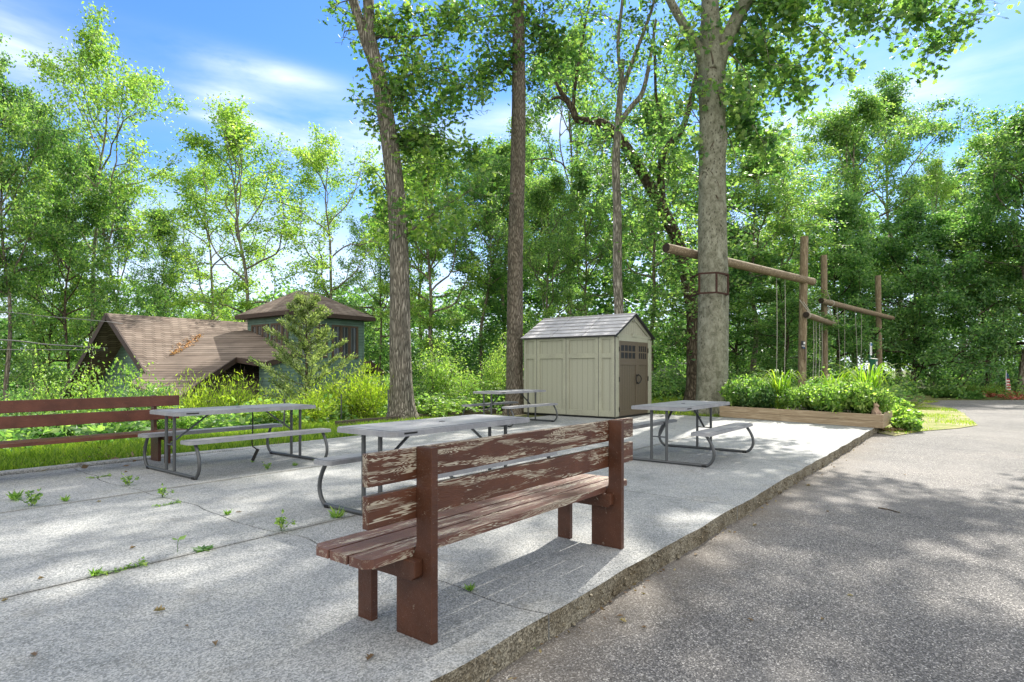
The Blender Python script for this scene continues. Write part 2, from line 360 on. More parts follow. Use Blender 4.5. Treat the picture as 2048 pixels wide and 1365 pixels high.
M['bark_pale']=bark('pale bark',(.09,.082,.07),(.24,.22,.19),(.46,.43,.38),13,2.5,.03)
M['bark_dark']=bark('dark bark',(.02,.017,.013),(.085,.068,.05),(.18,.15,.115),10,2.4,.03)
M['bark_grey']=bark('grey bark',(.07,.062,.05),(.19,.165,.13),(.34,.31,.26),8,2,.03)
M['beech']=beech()
M['leaf_a']=leafmat('oak leaves',(.036,.098,.03),(.11,.225,.06),(.26,.36,.09),.54)
M['leaf_b']=leafmat('woodland leaves',(.045,.115,.043),(.145,.275,.098),(.33,.44,.15),.55)
M['leaf_y']=leafmat('yellow green leaves',(.085,.18,.045),(.22,.36,.085),(.42,.51,.16),.55)
M['leaf_d']=leafmat('deep green leaves',(.045,.12,.05),(.13,.27,.105),(.28,.42,.17),.55)
M['gold']=leafmat('golden feathery foliage',(.10,.175,.016),(.235,.345,.03),(.42,.49,.065),.5,.6)
M['cedar']=leafmat('cedar sprays',(.075,.12,.045),(.185,.245,.10),(.34,.39,.19),.4,.7)
M['grass']=leafmat('grass blades',(.08,.16,.02),(.19,.30,.03),(.38,.43,.07),.5,.55)
M['lily']=leafmat('arching lily blades',(.08,.18,.02),(.2,.34,.03),(.40,.46,.07),.5,.6)
M['dryleaf']=leafmat('dry leaves',(.09,.05,.028),(.18,.12,.06),(.30,.25,.12),.2,.7)
M['red']=leafmat('red ground cover',(.22,.045,.03),(.42,.12,.09),(.5,.24,.19),.25,.7)
M['white']=plain('white petals',(.7,.7,.72),.7)
M['orange']=leafmat('orange pine litter',(.36,.17,.06),(.52,.29,.11),(.62,.40,.19),.1,.8)
M['soil']=plain('dark soil',(.045,.032,.022),.95,var=.4,scale=18)
M['log']=grainwood('weathered log',(.17,.125,.08),(.34,.275,.19),2,16,.85,2); M['logx']=grainwood('weathered beam',(.17,.125,.08),(.34,.275,.19),2,16,.85,0); M['logend']=plain('dark log end',(.035,.026,.02),.9,var=.5,scale=25)
M['pine']=grainwood('new pine boards',(.29,.215,.13),(.43,.34,.225),1.2,20,.7,0); M['timber']=grainwood('old edging timber',(.06,.05,.038),(.14,.115,.085),1,18,.9,0)
M['rope']=plain('pale rope',(.42,.40,.35),.9); M['rust']=plain('rusted iron',(.055,.028,.022),.85,.2,var=.4,scale=40)
M['green']=plain('green painted steel',(.005,.10,.05),.45,.1,.5,.1); M['signwhite']=plain('white sign enamel',(.74,.74,.73),.5,var=.03); M['signpink']=plain('faded sign enamel',(.62,.50,.47),.55,var=.08,scale=40); M['blue']=plain('blue enamel',(.05,.14,.32),.5)
M['stone']=plain('pinkish garden stone',(.38,.27,.2),.9,var=.2,scale=40)
M['shingle']=shingles('brown roof shingles',(.155,.122,.10),(.255,.21,.175)); M['siding']=siding('green lap siding',(.125,.205,.17)); M['trim']=plain('dark brown trim',(.055,.036,.028),.6); M['wtrim']=plain('brown window wood',(.10,.07,.048),.6)
k=NT('window glass'); o=k.n('TexCoord').outputs['Object']; s=k.n('SeparateXYZ',{0:o}); cu=k.math('SINE',k.math('MULTIPLY',k.math('ADD',s.outputs[0],s.outputs[1]),42)); M['glass']=k.done(k.ramp(cu,[(0,(.03,.035,.04)),(1,(.11,.125,.13))]),.08,spec=.6)
M['darkroof']=shingles('dark far roof',(.05,.05,.055),(.10,.10,.105)); M['whitewall']=siding('pale far siding',(.62,.64,.68),.15); M['pole']=grainwood('utility pole wood',(.06,.05,.04),(.13,.11,.09),2,12,.9,2); M['wire']=plain('cable',(.16,.16,.165),.5)

# ------------------------------------------------------------------ terrain
def height(x,y):
    x=np.asarray(x,float); y=np.asarray(y,float); a,b=toAB(x,y)
    h=np.full(x.shape,-.03)
    left=smooth(9.5,17,b)*smooth(30,12,a)*-2.6
    back=smooth(28,46,y)*-2.6*smooth(24,8,x)
    h=np.minimum(h+left,h+back)
    paved=((b<7.04)&(b>-.16)&(a<13.4)&(a>-40))|((b<=-.16)&(y<26.5))
    h=np.where(paved,-.32,h)
    right=(b<-.16)&(y>=26.5); h=np.where(right,-.12+.0*h,h)
    return h
al=np.concatenate([[-600,-300,-120,-60],np.arange(-30,-4,3),np.arange(-4,13,1.0),[13.40,13.46],np.arange(14,46,1.0),np.arange(48,80,4),[100,160,300,600]])
bl=np.concatenate([[-600,-300,-120,-60],np.arange(-40,-2,2),[-1,-.2,-.12,1,3,5,7.0,7.07],np.arange(7.5,30,.8),np.arange(31,60,3),[70,120,300,600]])
A,B=np.meshgrid(al,bl,indexing='ij'); X=R0[0]+A*U[0]+B*V[0]; Y=R0[1]+A*U[1]+B*V[1]; Z=height(X,Y)
Z=Z+np.where(Z>-.3,np.random.default_rng(3).normal(0,.012,Z.shape),0)
na,nb=A.shape; i=np.arange(na-1)[:,None]*nb; j=np.arange(nb-1)[None,:]
f=np.stack([i+j,i+nb+j,i+nb+j+1,i+j+1],-1).reshape(-1,4)
k=NT('woodland ground'); v=k.coord(); g=k.noise(v,.9,5,.65); g2=k.noise(v,9,5,.7)
c=k.ramp(k.math('MULTIPLY_ADD',g2,.5,k.math('MULTIPLY',g,.6)),[(.35,(.055,.04,.024)),(.52,(.085,.085,.03)),(.66,(.11,.14,.035)),(.8,(.2,.17,.09))]); gm=k.done(c,.95,k.bump(g2,.6,.03))
g=MB().add(np.stack([X,Y,Z],-1).reshape(-1,3),f,0,True).build('ground',gm); tag(g,'grassy woodland ground falling away past the patio','ground',kind='structure')

# patio: concrete panels with joints, one cracked across
rng=np.random.default_rng(5)
apos=[-6,-2.45,.56,3.55,6.55,9.55,13.43]; bpos=[-.21,2.2,4.65,7.05]
jag={}
for q in range(3):
    n=16; t=np.linspace(0,1,n); amp=.06 if q!=0 else .05
    s=np.cumsum(rng.normal(0,1,n)); s-=np.linspace(s[0],s[-1],n); jag[q]=(t,amp*s/max(1,abs(s).max()))
ne=150; edge_b=-.21+np.convolve(rng.normal(0,.015,ne+4),np.ones(3)/3,'same')[:ne]; edge_a=np.linspace(-6,13.43,ne)
def eb(a): return np.interp(a,edge_a,edge_b)
def pl(a,b,z=0): return AB(a,b,z)
p=MB()
for ia in range(len(apos)-1):
    for ib in range(3):
        g1=.006
        a0,a1=apos[ia]+g1,apos[ia+1]-g1; b0,b1=bpos[ib]+(.010 if ib else 0),bpos[ib+1]-.010*(ib<2)
        lo=[];hi=[]
        bs=np.linspace(b0,b1,17)
        for bb in bs:
            t=(bb-b0)/(b1-b0)
            j0=np.interp(t,*jag[ib]) if apos[ia]==.56 else 0; j1=np.interp(t,*jag[ib]) if apos[ia+1]==.56 else 0
            lo.append((a0+j0,bb)); hi.append((a1+j1,bb))
        if ib==0:
            ring=[(a,eb(a)) for a in np.linspace(a0+.0,a1,26)]
            poly=ring[:-1]+[(hi[0][0],eb(a1))]+hi[1:]+lo[::-1][:-1]
        else: poly=hi+lo[::-1]
        top=np.array([pl(a,b,0) for a,b in poly]); bot=top.copy(); bot[:,2]=-.30
        n=len(poly); v=np.vstack([top,bot])
        p.add(v,[list(range(n))],0)
        sides=[[q,n+q,n+(q+1)%n,(q+1)%n] for q in range(n)]
        if ib==0: p.add(v,sides[:25],1); p.add(v,sides[25:],0)
        else: p.add(v,sides,0)
# crumbled aggregate lip along the broken edge
for q in range(600):
    a=rng.uniform(-3,13); b=eb(a)-rng.uniform(-.015,.03); z=rng.uniform(-.12,-.004); r=rng.uniform(.003,.010)
    M_=Matrix.Translation(pl(a,b,z))@Matrix.Rotation(rng.uniform(0,3),4,Vector(rng.normal(0,1,3)).normalized()); p.box(-r,r,-r*.8,r*.8,-r*.7,r*.7,1,M_)
for bb in (2.2,4.65): p.add(np.array([pl(-6,bb-.02,-.016),pl(13.4,bb-.02,-.016),pl(13.4,bb+.02,-.016),pl(-6,bb+.02,-.016)]),[[0,1,2,3]],2)
for aa_ in apos[1:-1]:
    w2=.09 if aa_==.56 else .015; p.add(np.array([pl(aa_-w2,-.19,-.014),pl(aa_+w2,-.19,-.014),pl(aa_+w2,7.04,-.014),pl(aa_-w2,7.04,-.014)]),[[0,1,2,3]],2)
pat=p.build('patio',[M['concrete'],M['side'],M['soil']]); tag(pat,'grey exposed aggregate concrete patio with joints and cracks','patio',kind='structure')
# raised rounded kerb along the grass side
kp=MB(); prof=[(7.04,-.02),(6.93,.0),(6.95,.028),(6.99,.04),(7.06,.04),(7.10,.02),(7.12,-.05)]
pts=[[pl(a,b,z*(1 if a<1.2 else max(.15,1-(a-1.2)/3))) for b,z in prof] for a in np.linspace(-6,5.2,24)]
v=np.array(pts).reshape(-1,3); n=len(prof); f=np.array([[r*n+q,r*n+q+1,(r+1)*n+q+1,(r+1)*n+q] for r in range(23) for q in range(n-1)])
tag(kp.add(v,f,0,True).build('kerb',[M['concrete']]),'low rounded concrete kerb between patio and grass','kerb',kind='structure')
# asphalt
nx=40; aa=MB(); pts=[pl(-12,-.12,-.13),pl(-12,-40,-.13)]+[np.array([x,26.3+.25*math.sin(x*1.7),-.13]) for x in np.linspace(70,11.5,20)]+[pl(13.5,-.12,-.13)]
aa.add(np.array(pts),[list(range(len(pts)))],0)
tag(aa.build('asphalt_drive',M['asphalt']),'worn grey asphalt drive beside the patio','drive',kind='structure')
# worn grass patch between drive, planter and woods
gp=[(1758,866),(1790,872),(1850,862),(1915,857),(1955,851),(1940,838),(1925,826),(1900,816),(1850,808),(1880,803.5),(1820,800),(1700,800),(1640,801),(1600,830)]
pp=[ground(x,y,-.118) for x,y in gp]
k=NT('worn sandy turf'); v=k.coord(); q=k.math('MULTIPLY_ADD',k.noise(v,11,5,.7),.6,k.math('MULTIPLY',k.noise(v,1.3,4),.5))
c=k.ramp(q,[(.42,(.13,.19,.03)),(.55,(.25,.24,.09)),(.68,(.42,.36,.26))]); tm=k.done(c,.95,k.bump(q,.5,.02))
tag(MB().add(np.array(pp),[list(range(len(pp)))],0).build('turf_patch',tm),'worn sandy turf between the drive and the planter','turf',kind='structure')
# ------------------------------------------------------------------ benches
def bench(label,loc,rz,mb,mb2,ms,mp,grp):
    t=thing('park_bench',label,'bench',loc,rz,grp)
    for z0,m in ((.725,mb),(.547,mb2)): MB().box(-.31,2.12,.10,.139,z0,z0+.14).build('back_board',m,t,.004)
    for i,(b0,b1) in enumerate(((.120,.243),(.256,.380),(.393,.517))):
        ch=.035; x0,x1=-.30,2.10
        if i==0: poly=[(x0+ch,b0),(x1-ch,b0),(x1,b0+ch),(x1,b1),(x0,b1),(x0,b0+ch)]
        elif i==2: poly=[(x0,b0),(x1,b0),(x1,b1-ch),(x1-ch,b1),(x0+ch,b1),(x0,b1-ch)]
        else: poly=[(x0,b0),(x1,b0),(x1,b1),(x0,b1)]
        MB().prism(poly,.372,.412).build('seat_board',ms,t,.005)
    for a1 in (0,1.784):
        prof=[(0,0),(.232,0),(.232,.372),(.128,.3715),(.116,.385),(.105,.41),(.099,.44),(.099,.872),(0,.872)]
        MB().extrude([(a1-.04,b,z) for b,z in prof],(.04,0,0)).build('post',mp,t,.003)
        MB().box(a1-.04,a1,.412,.515,0,.371).build('front_leg',mp,t,.003)
        pr=[(.055,.30),(.075,.282),(.49,.282),(.51,.30),(.51,.3705),(.055,.3705)]
        MB().extrude([(a1-.092,b,z) for b,z in pr],(.0515,0,0)).build('seat_support',mp,t,.004)
        MB().add(np.zeros((0,3)),[]) 
    return t
bench('red brown bench with flaking paint standing on the patio edge by the asphalt',AB(0,0),RZ,M['peel'],M['peel2'],M['peelseat'],M['paint'],'red brown plank benches')
bench('smooth red brown bench backing onto the grass and hedge, one table in front of it',(-4.86,8.07,0),RZ+PI,M['paint2'],M['paint2'],M['paint2'],M['paint'],'red brown plank benches')

# ------------------------------------------------------------------ picnic tables
def picnic_table():
    t=thing('picnic_table','x','table',(0,0,0),RZ,'grey folding picnic tables')
    L,W=1.83,.75
    def top(x0,x1,y0,y1,z0,z1,r,g):
        m=MB(); o=rrect(x0,x1,y0,y1,r); m.prism(o,z0,z1-.006,0); m.prism(rrect(x0+.004,x1-.004,y0+.004,y1-.004,r),z1-.006,z1,0)
        m.prism(rrect(x0+g,x1-g,y0+g,y1-g,r*.7),z1,z1+.0015,1); m.prism(rrect(x0+g+.006,x1-g-.006,y0+g+.006,y1-g-.006,r*.6),z1+.0015,z1+.003,0); return m
    tt=top(-L/2,L/2,-W/2,W/2,.690,.733,.07,.035).build('tabletop',[M['plastic'],M['groove']],t,.004)
    MB().lathe([(.001,.741),(.022,.741),(.03,.737),(.03,.734)],20).build('umbrella_plug',M['groove'],tt)
    MB().box(-.80,-.66,-W/2-.0015,-W/2+.001,.708,.722).build('maker_plate',M['black'],tt)
    for s in (-1,1):
        y0,y1=sorted((s*.45,s*.70)); top(-L/2,L/2,y0,y1,.392,.430,.05,.022).build('seat',[M['plastic'],M['groove']],t,.004)
    for e in (-1,1):
        x=e*.815; half=[(.60,.022),(.655,.035),(.70,.085),(.722,.155),(.712,.235),(.675,.315),(.625,.39)]
        path=[(x,-y,z) for y,z in half[::-1]]+[(x,-.3,.022),(x,0,.022),(x,.3,.022)]+[(x,y,z) for y,z in half]
        MB().tube(spline(path,4),.019,10).build('floor_frame',M['steel'],t)
        for s in (-1,1):
            MB().tube([(x,s*.105,.03),(x,s*.105,.69)],.0185,10).build('leg',M['steel'],t)
            MB().box(x-.022,x+.022,s*.60-.03,s*.60+.03,.0,.03).build('foot',M['black'],t,.004)
        b=MB(); b.tube([(x,-.105,.34),(x,.105,.34)],.009,6)
        b.bar((x-e*.005,0,.35),(x-e*.47,0,.69),.03,.012); b.tube([(x-e*.2,-.03,.505),(x-e*.2,.03,.505)],.008,6)
        b.build('brace',M['steel'],t)
    return t
T1=picnic_table()
spots=[((-.65,5.565),'grey picnic table directly behind the flaking bench, largest of the tables'),((-3.49,7.65),'grey picnic table by the hedge with a black strap hanging from it'),((-.03,13.65),'small looking grey picnic table in front of the shed side wall and oak trunk'),((2.42,8.48),'grey picnic table alone near the planter and the asphalt edge')]
for i,((x,y),lab) in enumerate(spots):
    o=T1 if i==0 else dup(T1)
    o.location=(x,y,0); o['label']=lab
st=MB(); cx=np.array([-2.87+.15,7.95,0]); sp=np.array([-3.28,7.55,0])
S0=at(505,822,7.6); 
st.tube(spline([S0+[0,0,0],S0+[.004,0,-.2],S0+[-.005,.0,-.42],S0+[.03,0,-.47],S0+[.07,.0,-.50]],5),.008,5); st.bar(S0+np.array([.07,0,-.485]),S0+np.array([0.0,0,-.63]),.02,.035)
tag(st.build('strap',M['black']),'black strap hanging under the picnic table beside the hedge','strap')

# ------------------------------------------------------------------ shed
sh=thing('garden_shed','taupe resin shed with grey gabled roof and brown double doors','shed',(2.53,14.7,0),RZ)
W,D,E,AP=2.04,2.78,2.06,2.62
m=MB()
m.extrude([(0,0.03,.04),(0,D,.04),(0,D,E),(0,.03,E)],(.05,0,0),1)                     # side facing the tables
m.extrude([(W-.05,0.03,.04),(W-.05,D,.04),(W-.05,D,E),(W-.05,.03,E)],(.05,0,0),1)
m.extrude([(0.05,D,.04),(W-.05,D,.04),(W-.05,D,E),(W/2,D,AP),(0.05,D,E)],(0,-.05,0),0)
m.extrude([(0,0.03,2.0),(W,.03,2.0),(W,.03,E),(W/2,.03,AP),(0,.03,E)],(0,.04,0),2)   # gable
m.box(.0,.18,.0,.05,.04,2.0,0); m.box(1.84,W,.0,.05,.04,2.0,0); m.box(.18,1.84,.002,.05,1.93,2.03,0)
m.box(-.004,W+.004,0.0,.03,2.03,2.10,0)
for s in (0,1):                                                                       # rake trims of the gable
    x0=.0 if s==0 else W; m.extrude([(x0,.0,E+.02),(W/2,.0,AP+.01),(W/2,.0,AP-.11),(x0+(.16 if s==0 else -.16),.0,E+.02)],(0,.028,0),0)
m.add(*(lambda a:(np.array([[W/2+.14*math.cos(q),y,2.06+.085*math.sin(q)] for y in (-.018,.0) for q in a]),[list(range(len(a)-1,-1,-1)),list(range(len(a),2*len(a)))]+[[i,i+1,len(a)+i+1,len(a)+i] for i in range(len(a)-1)]))(np.linspace(0,PI,12)),0)
# proud frames on the side wall
br=[0,.455,1.41,2.34,D]; px=-.03
for i in range(4):
    y0,y1=br[i],br[i+1]; g=.006
    l=.10 if i else .10; 
    m.box(px,0,y0+g,y0+.095,.05,E-.01,0); m.box(px,0,y1-.095,y1-g,.05,E-.01,0); m.box(px-.0005,-.0005,y0-g,y0+g,.05,E-.012,3)
    for z0,z1 in ((.05,.19),(1.50,1.62),(E-.09,E-.012)): m.box(px+.0015,0,y0+.095,y1-.095,z0,z1,0)
for z0,z1 in ((.06,.2),(1.5,1.62)):
    for x0,x1 in ((.03,.15),(1.87,2.01)): m.box(x0,x1,-.012,0,z0,z1,0)
for x0 in (.0,.145,1.84,2.005): m.box(x0,x0+.035,-.012,0,.05,2.0,0)
sw=m.build('wall',[M['resin'],M['resin_y'],M['resin_x'],M['groove']],sh,.004)
MB().box(.0,W,.0,D,.0,.04).build('base',M['black'],sh)
m=MB(); sl_=math.hypot(W/2+.09,0); pitch=(AP-E)/(W/2); nr=6
for sgn in (-1,1):
    for pnl in range(3):
        y0=-.07+pnl*(D+.13)/3+.008; y1=-.07+(pnl+1)*(D+.13)/3-.008
        for r in range(nr):
            d0=(W/2+.09)*r/nr; d1=(W/2+.09)*(r+1)/nr+.012
            x0=W/2+sgn*d0; x1=W/2+sgn*d1; z0=AP+.045-pitch*d0; z1=AP+.045-pitch*d1+.022
            q=[(x0,y0,z0),(x1,y0,z1),(x1,y0,z1-.011),(x0,y0,z0-.011)]; m.extrude(q,(0,y1-y0,0),0)
m.box(W/2-.05,W/2+.05,-.072,D+.062,AP+.03,AP+.055,0)
for sgn in (-1,1):
    q=lambda d,dz:(W/2+sgn*d,-.068,AP+.032-pitch*d+dz); m.extrude([q(0,0),q(W/2+.085,0),q(W/2+.085,-.02),q(0,-.02)],(0,D+.126,0),1)
rf=m.build('roof',[M['shedroof'],M['groove']],sh,.003)
m=MB()
for sgn in (-1,1):
    q=lambda d,dz:(W/2+sgn*d,-.078,AP+.045-pitch*d+dz); m.extrude([q(0,.0),q(W/2+.1,.0),q(W/2+.1,-.045),q(0,-.045)],(0,.012,0),0)
m.build('roof_edge',M['black'],rf)
def door(x0,x1,hside):
    z0,z1=.05,1.928; m=MB(); m.box(x0+.004,x1-.004,.012,.045,z0,z1,0)
    for a0,a1 in ((x0+.004,x0+.085),(x1-.085,x1-.004)): m.box(a0,a1,-.004,.012,z0,z1,1)
    for c0,c1 in ((z0,z0+.14),(1.33,1.46),(1.86,z1)): m.box(x0+.085,x1-.085,-.0025,.012,c0,c1,1)
    d=m.build('door',[M['door'],M['doortrim']],sh,.003)
    wd=MB(); a0,a1=x0+.085,x1-.085; wd.box(a0,a1,.0045,.0118,1.46,1.86,0)
    for i in range(5): q=a0+(a1-a0)*i/4; wd.box(q-.016,q+.016,-.003,.0045,1.46,1.86,1)
    for z in (1.475,1.66,1.845): wd.box(a0,a1,-.0015,.0045,z-.018,z+.018,1)
    wd.build('window',[M['black'],M['doortrim']],d)
    hx=x1-.045 if hside>0 else x0+.045
    MB().tube(spline([(hx,-.002,1.06),(hx+.0*hside,-.035,1.075),(hx-hside*.075,-.05,1.02),(hx-hside*.10,-.05,.965),(hx-hside*.075,-.05,.91),(hx,-.035,.855),(hx,-.002,.87)],5),.013,8).build('handle',M['black'],d)
    for z in (.22,.97,1.72):
        q=x0 if hside>0 else x1; MB().box(q-.025,q+.012,-.02,-.004,z-.06,z+.06).build('hinge',M['black'],d,.003)
door(.19,1.187,1); door(1.187,1.83,-1)
v_=MB()
v_.extrude([(W/2-.085,-.006,2.44),(W/2+.085,-.006,2.44),(W/2,-.006,2.525)],(0,.03,0),0)
for z in (2.455,2.475,2.495): v_.box(W/2-.06+(z-2.455),W/2+.06-(z-2.455),-.012,-.006,z,z+.008,1)
v_.build('gable_vent',[M['resin'],M['groove']],sh)

# ------------------------------------------------------------------ green house below the hedge
HB=-2.6
ho=thing('green_house','green sided house with brown shingle roofs and a hipped upper room','house',(-13.5,20,HB),math.atan2(.8,.6))
zr=3.09-HB; th=.10
def slab(m,pts,dz=-.1,mat=0):
    p=np.array(pts,float); n=len(p); v=np.vstack([p,p+[0,0,dz]])
    m.add(v,[list(range(n)),list(range(2*n-1,n-1,-1))]+[[i,n+i,n+(i+1)%n,(i+1)%n] for i in range(n)],mat)
m=MB(); main=lambda x,s:(x,-s,zr-.66*abs(s))
slab(m,[main(0,0),main(0,5.2),main(5,5.2),main(5,0)],-.1); slab(m,[main(0,0),main(6,0),main(6,-4.6),main(0,-4.6)],-.1)
rm=m.build('roof',[M['shingle']],ho)
low=lambda t,s:(t,-s,2.52+.3077*(t-2.78)-.2627*(s-.86)+.03-HB)
m=MB(); slab(m,[low(2.78,.86),low(1.0,2.24),low(-.6,3.45),low(-.4,5.6),low(1.174,4.56),low(2.346,3.87),low(2.75,4.95),low(3.94,4.95),low(3.94,1.8)],-.08); m.build('porch_roof',[M['shingle']],ho)
m=MB()
for a,b in (((1.174,4.56),(2.346,3.87)),((-.4,5.6),(1.174,4.56)),((2.346,3.87),(2.75,4.95)),((2.75,4.95),(3.94,4.95))):
    p0=np.array(low(*a)); p1=np.array(low(*b)); m.bar(p0+[0,-.02,-.10],p1+[0,-.02,-.10],.05,.17)
for s0,s1 in ((0,5.2),(0,-4.6)): m.bar(np.array(main(-.02,s0))+[0,0,-.08],np.array(main(-.02,s1))+[0,0,-.08],.05,.2)
m.build('fascia',M['trim'],ho)
m=MB()
m.extrude([(.95,-4.4,0),(.95,-4.4,zr-.66*4.4-.1),(.95,0,zr-.1),(.95,3.9,zr-.66*3.9-.1),(.95,3.9,0)],(.1,0,0),0)
m.box(1.05,5,-4.4,-4.3,0,zr-.66*4.4-.1,0); m.box(1.05,6,3.8,3.9,0,zr-.66*3.9-.1,0); m.box(2.9,3.94,-4.9,-4.3,0,low(2.9,4.9)[2]-.12,0); m.box(1.1,2.9,-4.35,-4.25,0,2.2,0)
m.build('wall',[M['siding']],ho)
# upper room
x0,x1,y0,y1=3.94,7.01,-4.56,-1.74; ez=3.19-HB; az_=4.12-HB
m=MB(); m.box(x0,x1,y0,y0+.1,0,ez-.12,0); m.box(x0,x0+.1,y0+.1,y1,0,ez-.12,0); m.box(x1-.1,x1,y0+.1,y1,0,ez-.12,0); m.box(x0+.1,x1-.1,y1-.1,y1,0,ez-.12,0)
up=m.build('upper_wall',[M['siding']],ho)
m=MB()
for q in (x0-.012,x1-.06): MB().box(q,q+.07,y0-.014,y0-.001,.02,ez-.14,0).build('corner_board',[M['siding']],up)
X0,X1,Y0,Y1=x0-.3,x1+.3,y0-.3,y1+.3; rx0,rx1,ry=5.05,5.9,(y0+y1)/2
v=[(X0,Y0,ez),(X1,Y0,ez),(X1,Y1,ez),(X0,Y1,ez),(rx0,ry,az_),(rx1,ry,az_)]
m=MB(); m.add(v,[[0,1,5,4],[1,2,5],[2,3,4,5],[3,0,4]],0)
hp=m.build('upper_roof',[M['shingle']],ho)
m=MB(); m.box(X0,X1,Y0,Y1,ez-.14,ez-.11,0)
for a,b in (((X0,Y0),(X1,Y0)),((X1,Y0),(X1,Y1)),((X1,Y1),(X0,Y1)),((X0,Y1),(X0,Y0))): m.bar((*a,ez-.065),(*b,ez-.065),.05,.148)
m.build('fascia',M['trim'],hp)
def window(axis,c,a0,a1,z0,z1,n):
    m=MB(); g=MB(); t=.06
    def bx(mb,p0,p1,q0,q1,off0,off1):
        if axis=='y': mb.box(p0,p1,c-off1,c-off0,q0,q1)
        else: mb.box(c-off1,c-off0,p0,p1,q0,q1)
    bx(m,a0,a1,z1-t,z1,.001,.035); bx(m,a0,a1,z0,z0+t,.001,.035)
    for i in range(n+1):
        p=a0+(a1-a0-t)*i/n; bx(m,p,p+t,z0+t,z1-t,.001,.037)
    for i in range(n):
        p=a0+(a1-a0-t)*i/n; q=a0+(a1-a0-t)*(i+1)/n; bx(m,p+t+.004,p+t+.03,z0+t,z1-t,.001,.028); bx(m,q-.03,q-.004,z0+t,z1-t,.001,.028)
    bx(g,a0+t,a1-t,z0+t,z1-t,.001,.012)
    f=m.build('window',M['wtrim'],up); g.build('pane',M['glass'],f)
zs=2.95-HB-.12; window('y',y0,5.55,6.72,zs-1.2,zs,3); window('y',y0,4.2,5.35,zs-1.2,zs,3)
window('x',x0,y0+.2,y0+1.25,zs-.95,zs,3); window('x',x0,y0+1.4,y1-.3,zs-.95,zs,3)
m=MB(); slab(m,[(7.0,-4.9,4.12),(7.6,-4.9,3.75),(7.6,-1.5,3.75),(7.0,-1.5,4.12)],-.1,0); m.build('side_roof',[M['shingle']],ho)
m=MB(); m.bar((6.98,-4.93,4.06),(7.66,-4.93,3.64),.05,.2); m.bar((7.63,-4.93,3.70),(7.63,-4.93,3.2),.06,.08); m.build('fascia',M['trim'],ho)
rngq=np.random.default_rng(8)
# orange needles lying in the roof valley
def litter(n,fn,size,mat,name,label,cat,kind='stuff'):
    v=[];f=[]
    for i in range(n):
        c=np.array(fn()); a=rngq.uniform(0,6.28); d=np.array([math.cos(a),math.sin(a),rngq.normal(0,.3)])*size*rngq.uniform(.6,1.4); e=np.cross(d,[0,0,1])*.35; e[2]+=rngq.normal(0,.3)*size
        k0=len(v); v+= [c-d,c+e,c+d,c-e]; f.append([k0,k0+1,k0+2,k0+3])
    o=MB().add(np.array(v),np.array(f),0,False,rngq.uniform(0,1,n)).build(name,mat); tag(o,label,cat,kind=kind); return o
Mh=Matrix.Translation((-13.5,20,HB))@Matrix.Rotation(math.atan2(.8,.6),4,'Z')
def vall():
    t=rngq.uniform(0,1); a=np.array(low(2.55,1.05)); b=np.array(low(1.1,2.2)); p=a+(b-a)*t+rngq.normal(0,.09*(.4+math.sin(t*3.1)),3); 
    p[2]=max(zr-.66*abs(p[1]),low(p[0],-p[1])[2] if p[0]>1.0+(2.24+p[1])*1.29 else 0)+.03; return Mh@Vector(p)
litter(260,vall,.04,M['orange'],'needle_litter','orange needles caught in the brown roof valley','litter')

# far houses seen through the trees
def far_house(label,loc,rz,L,Wd,Hh,rh,mw,mr):
    t=thing('distant_house',label,'house',loc,rz); m=MB(); m.box(0,L,0,Wd,-3,Hh,0); m.extrude([(0,0,Hh),(0,Wd,Hh),(0,Wd/2,Hh+rh)],(L,0,0),0); m.build('wall',[mw],t)
    m=MB(); o=.4
    for a,b in ((-o,-rh*o*2/Wd),(Wd+o,-rh*o*2/Wd)): slab(m,[(-o,a,Hh+b),(L+o,a,Hh+b),(L+o,Wd/2,Hh+rh+.05),(-o,Wd/2,Hh+rh+.05)][::1 if a<0 else -1],-.15)
    m.build('roof',[mr],t)
    for x in (L*.25,L*.7):
        f=MB().box(x-.55,x+.55,-.06,-.001,Hh-2.0,Hh-.7).build('window',M['signwhite'],t); MB().box(x-.45,x+.45,-.065,-.0605,Hh-1.9,Hh-.8).build('pane',M['glass'],f)
    return t
p=at(965,750,40); far_house('dark roofed low house in the hollow beyond the hedge',(p[0]-2,p[1],p[2]-.35),.1,7,6,.1,1.1,M['trim'],M['darkroof'])
p=at(1320,745,46); far_house('pale house glimpsed through the trees past the shed doors',(p[0]-.5,p[1],-2.2),.5,5,5,2.6,1.6,M['whitewall'],M['darkroof'])
p=at(1462,700,52); far_house('pale gabled house behind the mottled trunk and swing ropes',(p[0],p[1],-1.2),.2,7,6,3.6,1.4,M['whitewall'],M['whitewall'])

# ------------------------------------------------------------------ planter
F=np.array([7.62,12.38]); E_=np.array([5.36,15.4]); L=np.linalg.norm(E_-F); pr=math.atan2(*(E_-F)[::-1])
pt=thing('planter_box','long low pine planter box at the patio corner','planter',(F[0],F[1],0),pr); Dp=1.66
for i in range(2):
    z0=.002+i*.142; z1=z0+.138
    MB().box(0,L*.58,-.038,0,z0,z1).build('board',M['pine'],pt,.004); MB().box(L*.58+.003,L,-.038,0,z0,z1).build('board',M['pine'],pt,.004)
    MB().box(.002+.276*Dp,L+.276*Dp-.002,-Dp,-Dp+.038,z0,z1).build('board',M['pine'],pt,.004)
    for xx in (-.038,L+.001):
        kb=MB().box(xx,xx+.037,-Dp,0,z0,z1); kb.v[-1][:,0]+=-.276*kb.v[-1][:,1]; kb.build('board',M['pine'],pt,.004)
kb=MB().box(.0,L,-Dp+.038,-.038,.01,.235); kb.v[-1][:,0]+=-.276*kb.v[-1][:,1]; kb.build('soil',M['soil'],pt)
